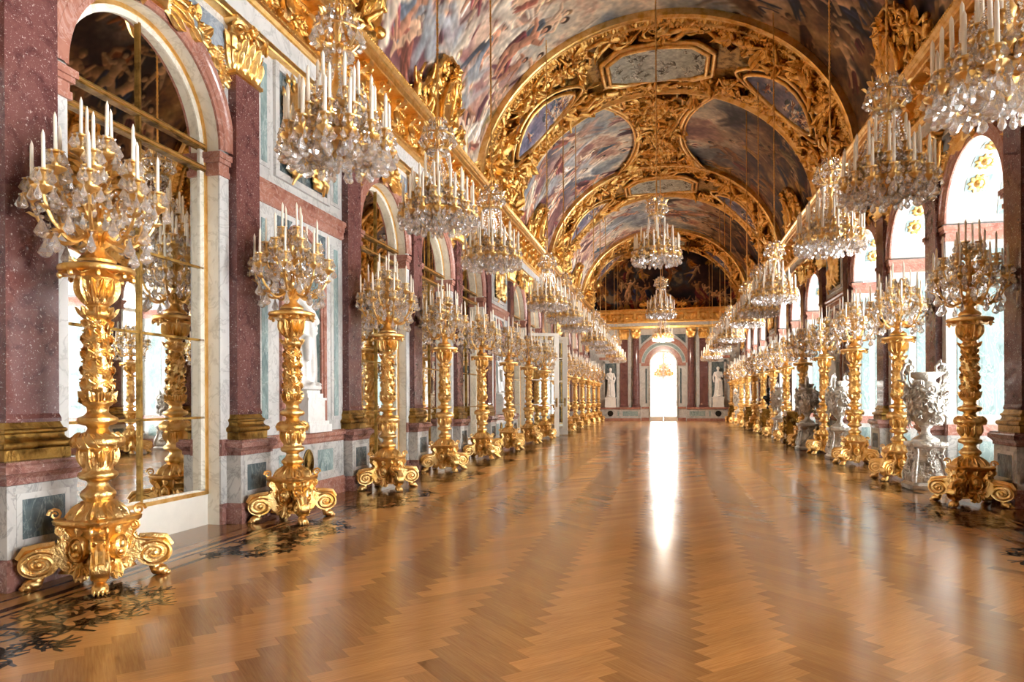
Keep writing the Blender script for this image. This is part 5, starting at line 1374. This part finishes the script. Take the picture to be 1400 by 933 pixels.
# ------------------------------------------------------------------ end wall, open mirrored doors, outer shell
def build_end(s0, s1):
    Y = YE; U = np.array([[0, -1, 0, X0], [-1, 0, 0, Y], [0, 0, 1, 0], [0, 0, 0, 1.]])     # local (x out of wall, y across, z) -> facing the viewer
    U = np.array([[0, 1, 0, X0], [-1, 0, 0, Y], [0, 0, 1, 0], [0, 0, 0, 1.]])
    wall = empty('wall_far', (X0, Y, 0), -PI / 2); tag(wall, 'far end wall with columns, statue niches and a bright arched doorway', 'wall', None, 'structure')
    dado = empty('baseboard_far', (X0, Y, 0), -PI / 2); tag(dado, 'pale marble dado with rose cap along the far end wall', 'dado', None, 'structure')
    H = 5.25
    b = MB(); b.app(archwall(H, 0, 6.4, .95, 0, 28, 3.88)); b.box(-.3, 0, -H, H, 6.4, 12.3); part('wall_field', b.mesh('wall_field', M['white']), wall)
    b = MB()
    for r0, r1, e in ((.95, 1.0, .02), (1.0, 1.26, .05)): b.app(arcband(r0, r1, 0, e, 0, PI, 30, 3.88))
    part('inner_archivolt', b.mesh('inner_archivolt', M['pink']), wall)
    b = MB(); b.app(arcband(1.5, 1.85, 0, .1, 0, PI, 30, 3.98)); part('outer_archivolt', b.mesh('outer_archivolt', M['pink']), wall)
    b = MB(); b.app(arcband(1.3, 1.47, 0, .03, .1, PI - .1, 30, 3.93)); part('arch_frieze', b.mesh('arch_frieze', M['green']), wall)
    for s in (-1, 1):
        b = MB()
        y0, y1 = sorted((s * .97, s * 1.5)); b.box(0, .06, y0, y1, 3.78, 3.98); b.box(0, .06, y0, y1, .82, .95); b.box(0, .05, y0, y1, 0, .2); part('impost', b.mesh('impost', M['pink']), wall)
        b = MB(); y0, y1 = sorted((s * 1.1, s * 1.22)); b.box(0, .02, y0, y1, 1.2, 3.6); part('jamb_panel', b.mesh('jamb_panel', M['slate']), wall)
        b = MB(); y0, y1 = sorted((s * .5, s * 1.5)); b.prism([(s * .75, 5.95), (s * 1.5, 5.3), (s * 1.5, 5.95)][::s], 0, .02, 'x'); part('spandrel_panel', b.mesh('spandrel_panel', M['slate']), wall)
        # dado
        b = MB(); y0, y1 = sorted((s * 1.55, s * 4.95)); b.mat = 1; b.box(0, .56, y0, y1, 0, .17); b.mat = 0; b.box(0, .53, y0, y1, .17, .8); b.mat = 1; b.box(0, .6, y0, y1, .8, .92)
        b.mat = 2; y0, y1 = sorted((s * 1.72, s * 2.75)); b.box(.4, .545, y0, y1, .33, .66)
        for yy in (3.0, 4.2): y0, y1 = sorted((s * yy, s * (yy + .1))); b.box(.4, .545, y0, y1, .33, .66)
        b.mat = 3; b.app(xf(lathe([(.2, 0), (.2, .02), (.15, .02), (0, .02)], 24), T(.53, s * 3.6, .5), OUT)); part('dado', b.mesh('dado', [M['vein'], M['pink'], M['green'], M['iron']]), dado)
        # niche
        b = MB()
        for a, c, d, e in ((3.05, 3.2, .92, 4.15), (4.0, 4.15, .92, 4.15), (3.05, 4.15, 4.0, 4.15)): y0, y1 = sorted((s * a, s * c)); b.box(0, .1, y0, y1, d, e)
        b.mat = 1; y0, y1 = sorted((s * 3.2, s * 4.0)); b.box(0, .02, y0, y1, .92, 4.0); b.mat = 2; y0, y1 = sorted((s * 2.95, s * 4.4)); b.box(0, .08, y0, y1, 4.25, 4.42)
        part('niche_frame', b.mesh('niche_frame', [M['white'], M['slate'], M['pink']]), wall)
        # pilaster and free column with gilded capitals
        for nm, yy in (('end_pilaster', 2.68), ('end_column', 1.84)):
            col = empty(nm, (X0 + s * yy, Y, 0), -PI / 2); tag(col, 'red marble %s with gilded capital on the %s side of the end doorway' % ('pilaster' if 'pil' in nm else 'column', 'mirror' if s < 0 else 'window'), 'column' if 'col' in nm else 'pilaster', None, 'structure')
            b = MB()
            if nm == 'end_pilaster': b.app(sweepU([(.04, .92), (.04, 1.02), (.02, 1.08), (0, 1.14)], .27, .1)); b.app(sweepU([(0, 1.14), (0, 5.68)], .27, .1))
            else: b.app(lathe([(.3, .92), (.3, 1.02), (.27, 1.04), (.28, 1.1), (.245, 1.14), (.245, 2.6), (.21, 5.68)], 28, None, True, ) if False else xf(lathe([(.3, .92), (.3, 1.02), (.27, 1.04), (.28, 1.1), (.245, 1.14), (.245, 2.6), (.21, 5.68)], 28), T(.27, 0, 0)))
            part('shaft', b.mesh('shaft', M['red'], nm == 'end_column', 40), col)
            b = MB()
            if nm == 'end_pilaster': b.app(capital_vf())
            else:
                b.app(xf(lathe([(.21, 0), (.22, .3), (.27, .6), (.3, .66)], 24), T(.27, 0, 0)))
                for i in range(8): b.app(xf(leaf(.34, .2, .6, 6), T(.27, 0, 0), R(2 * PI * i / 8, 'Z'), T(.2, 0, .02), OUT)); b.app(xf(leaf(.45, .2, .6, 6), T(.27, 0, 0), R(2 * PI * (i + .5) / 8, 'Z'), T(.2, 0, .1), OUT))
                for i in range(4): b.app(xf(spiral(.1, 1.5, .03, 14, 5), T(.27, 0, 0), R(PI / 4 + PI / 2 * i, 'Z'), T(.34, 0, .55), R(PI / 2, 'X')))
                b.box(-.0, .56, -.3, .3, .62, .7)
            part('capital', b.mesh('capital', M['gold'], True, 50), col, (0, 0, 5.67))
    # entablature and pediment ornament
    et = empty('trim_20', (X0, Y, 0), -PI / 2); tag(et, 'gilded entablature with brackets across the far end wall', 'cornice', None, 'structure')
    b = MB(); b.app(sweepL([(0, 6.35), (.5, 6.35), (.52, 6.5), (.5, 6.52)], -H, H)); b.mat = 1; b.app(sweepL([(0, 6.51), (.48, 6.51), (.48, 6.72), (0, 6.73)], -H, H)); b.mat = 0
    b.app(sweepL([(0, 6.72), (.52, 6.72), (.55, 6.8), (.45, 6.84), (.45, 7.3), (.5, 7.34), (.75, 7.38), (.75, 7.55), (.85, 7.65), (0, 7.72)], -H, H)); part('cornice_moulding', b.mesh('cornice_moulding', [M['goldsm'], M['white']]), et)
    b = MB(); q = random.Random(5)
    for i in range(24):
        y = -H + .4 + i * (2 * H - .8) / 23
        if i % 2: b.box(.45, .7, y - .09, y + .09, 6.9, 7.36); b.app(xf(spiral(.12, 1.4, .03, 12, 5), T(.6, y - .1, 7.2), R(PI / 2, 'X')))
        else: b.app(xf(putto(i), T(.45, y, 7.08), OUT, S(.26)))
        for k in range(3): b.app(xf(leaf(.25, .15, .6, 5), T(.46, y, 7.05), OUT, R(q.uniform(0, 6), 'Z')))
    part('frieze_relief', b.mesh('frieze_relief', M['stucco'], True, 50), et)
    b = MB()
    for s in (-1, 1):
        b.app(tube([(.5, s * .1, 8.75), (.5, s * .5, 8.5), (.5, s * .9, 8.1), (.5, s * 1.25, 7.95), (.5, s * 1.45, 8.1), (.5, s * 1.3, 8.25), (.5, s * 1.2, 8.12)], [.06, .1, .12, .11, .09, .07, .05], 8))
        for i in range(5): b.app(xf(leaf(.55, .28, .6, 6), T(.5, s * .3 * i, 7.75), OUT, R(-s * .25 * i, 'Z')))
    b.app(xf(ball(.4, .45, .2, 14, 10), T(.45, 0, 8.2), OUT)); b.app(xf(leaf(.8, .4, .5, 8), T(.5, 0, 8.3), OUT)); part('crest', b.mesh('crest', M['stucco'], True, 50), et)
    lp = MB(); n = 30; poly = [(-H + .2, 7.7), (H - .2, 7.7)] + [((AV - .05) * math.cos(a), Z0V + (BV - .05) * math.sin(a)) for a in np.linspace(.03, PI - .03, n)]
    lp.prism(poly, 0.005, .05, 'x'); lq = part('lunette_painting', lp.mesh('lunette_painting', M['fresco_dark']), wall); set_uv(lq.data, lambda x, y, z: (y / 10.4 + .5, (z - 7.6) / 4.8))
    # statues of the end wall
    pm = MB(); pm.box(-.38, .38, -.2, .2, 0, .16); pm.box(-.36, .36, -.17, .17, .16, .62); pm.box(-.4, .4, -.19, .19, .62, .7); pme = pm.mesh('statue_pedestal', M['statue'])
    for s, me in ((-1, s0), (1, s1)):
        w = 'mirror' if s < 0 else 'window'
        p = tag(link('statue_pedestal', pme, None, (X0 + s * 3.6, Y - .34, .921)), 'broad white pedestal by the end wall on the %s side' % w, 'pedestal')
        st = tag(link('statue', me, None, (X0 + s * 3.6, Y - .34, 1.62 + .065)), 'white robed marble figure by the end wall on the %s side' % w, 'statue'); st.scale = (1.05, .6, 1.05)
    b = MB(); b.app(xf(lathe([(.2, 0), (.2, .05), (.05, .07)], 14), T(0, 0, 0)))
    # double glazed door, and the bright room beyond
    d = empty('door_1', (X0, Y + .12, 0), -PI / 2); tag(d, 'tall arched glazed double door at the far end', 'door', None, 'structure')
    for s in (-1, 1):
        y = lambda a, c: sorted((s * a, s * c))
        b = MB()
        for a, c, z0, z1 in ((.012, .07, 0, 3.9), (.87, .95, 0, 3.9), (.07, .87, 0, .28), (.07, .87, 3.82, 3.9), (.07, .87, 1.2, 1.25), (.07, .87, 2.4, 2.45)): u = y(a, c); b.box(-.03, .03, u[0], u[1], z0, z1)
        lf = part('door_leaf', b.mesh('door_leaf', M['paintwood']), d)
        b = MB(); b.box(.03, .06, *y(.03, .05), 1.05, 1.35); b.box(.06, .08, *y(.03, .14), 1.18, 1.2); part('door_handle', b.mesh('door_handle', M['oldgold']), lf)
    b = MB(); b.app(arcband(.87, .95, -.03, .03, 0, PI, 24, 3.88)); b.box(-.03, .03, -.03, .03, 3.9, 4.75)
    part('fanlight_frame', b.mesh('fanlight_frame', M['paintwood']), d)
    b = MB(); x0, x1, y1 = X0 - 3.2, X0 + 3.2, Y + 9
    b.box(x0 - .1, x0, Y + .3, y1, 0, 7); b.box(x1, x1 + .1, Y + .3, y1, 0, 7); b.box(x0, x1, Y + .3, y1, 6.9, 7.); b.box(x0, X0 - 1.0, Y + .25, Y + .3, 0, 7); b.box(X0 + 1.0, x1, Y + .25, Y + .3, 0, 7); b.box(X0 - 1, X0 + 1, Y + .25, Y + .3, 5, 7)
    tag(link('wall_beyond', b.mesh('wall_beyond', M['paintwood'])), 'pale room beyond the end doorway', 'room', None, 'structure')
    b = MB(); b.box(x0, x1, y1 - .05, y1, .0, 6.9); tag(link('window_20', b.mesh('window', M['sunroom'])), 'bright window wall of the room beyond the end doorway', 'window', None, 'structure')
    # opening lining
    b = MB(); b.app(arcband(.95, 1.0, -.28, 0, 0, PI, 24, 3.88))
    for s in (-1, 1): u = sorted((s * .95, s * 1.0)); b.box(-.28, 0, u[0], u[1], 0, 3.88)
    part('door_lining', b.mesh('door_lining', M['cream']), wall)
    # near end, behind the viewer
    b = MB(); b.box(X0 - 5.2, X0 + 5.2, YB - .75, YB - .55, 0, 12.3); tag(link('wall_near', b.mesh('wall_near', M['cream'])), 'plain pale wall closing the near end of the hall', 'wall', None, 'structure')

def build_doors():
    # two mirrored leaves standing open into the hall at the eighth bay
    W, Hh = 1.22, 4.12
    def leafm():
        b = MB()
        for a, c, z0, z1 in ((0, .1, .02, Hh), (W - .2, W, .02, Hh), (.1, W - .2, .02, .3), (.1, W - .2, Hh - .12, Hh), (.1, W - .2, 1.28, 1.32), (.1, W - .2, 2.25, 2.29), (.1, W - .2, 3.2, 3.24)): b.box(a, c, -.03, .03, z0, z1)
        return b.mesh('door_frame', M['paintwood'])
    fm = leafm(); b = MB(); b.box(.1, W - .2, -.022, .022, .3, Hh - .12); mm_ = b.mesh('mirror_pane', M['mirror']); b = MB()
    for s in (-1, 1):
        b.box(W - .13, W - .07, s * .03, s * .045, 1.2, 1.55) if s > 0 else b.box(W - .13, W - .07, -.045, -.03, 1.2, 1.55)
        b.app(tube([(W - .1, s * .04, 1.38), (W - .1, s * .09, 1.38), (W - .2, s * .09, 1.38)], .014, 6))
    hm = b.mesh('door_handle', M['oldgold'], True, 40)
    for n, (y, ang, w) in enumerate(((BC(7) - RA + .05, .43, 'nearer'), (BC(7) + RA - .02, .02, 'farther'))):
        d = empty('door_%d' % (2 + n), (X0 - WALL - .02, y, 0), ang); tag(d, 'open mirrored door leaf with cream frame, %s of the pair on the mirrored wall' % w, 'door', None, 'structure')
        f = part('door_frame', fm, d); part('mirror_pane', mm_, d); part('door_handle', hm, d)
# ================================================================== build everything
WIN = 28.
make_materials()
build_floor(); build_walls(); build_pilasters(); build_arches(); build_windows(); build_trophy_bays(); build_entablature(); build_vault()
build_lights_furniture(); S0, S1 = build_statues(); build_vases(); build_end(S0, S1); build_doors()

# ------------------------------------------------------------------ light
w = bpy.data.worlds.new('sky'); SC.world = w; w.use_nodes = True
w.node_tree.nodes['Background'].inputs[0].default_value = (.9, .95, 1, 1); w.node_tree.nodes['Background'].inputs[1].default_value = 1.

# added fill lamp under the last middle-row chandelier, brightening the far end wall
ld = bpy.data.lights.new('far_end_fill', 'POINT'); ld.energy = 650; ld.color = (1., .9, .76); ld.shadow_soft_size = .15
lo = bpy.data.objects.new('far_end_fill', ld); COL.objects.link(lo); lo.location = (X0, BC(12), 4.86)

# ------------------------------------------------------------------ camera
f, th, roll = 940., .22199, .0045
c, s = math.cos(th), math.sin(th)
r = Vector((c, s, 0)); u = Vector((0, 0, 1)); fw = Vector((-s, c, 0))
r2 = r * math.cos(roll) + u * math.sin(roll) * -1; u2 = u * math.cos(roll) + r * math.sin(roll)
m = Matrix.Identity(4)
for i in range(3): m[i][0] = r2[i]; m[i][1] = u2[i]; m[i][2] = -fw[i]; m[i][3] = (0, 0, 1.5)[i]
cd = bpy.data.cameras.new('camera'); cam = bpy.data.objects.new('camera', cd); COL.objects.link(cam); cam.matrix_world = m
cd.sensor_width = 36; cd.lens = 36 * f / 1400; cd.shift_y = (546.6 - 466.5) / 1400; cd.clip_start = .05; cd.clip_end = 200
SC.camera = cam

vs = SC.view_settings; vs.view_transform = 'Standard'; vs.look = 'None'; vs.gamma = 1; vs.exposure = .35; vs.use_curve_mapping = False
cy = SC.cycles; cy.max_bounces = 7; cy.diffuse_bounces = 4; cy.glossy_bounces = 4; cy.transmission_bounces = 4; cy.transparent_max_bounces = 6; cy.use_adaptive_sampling = True; cy.adaptive_threshold = .1; cy.adaptive_min_samples = 12; cy.caustics_reflective = True; cy.caustics_refractive = False; cy.sample_clamp_indirect = 8; cy.blur_glossy = .6
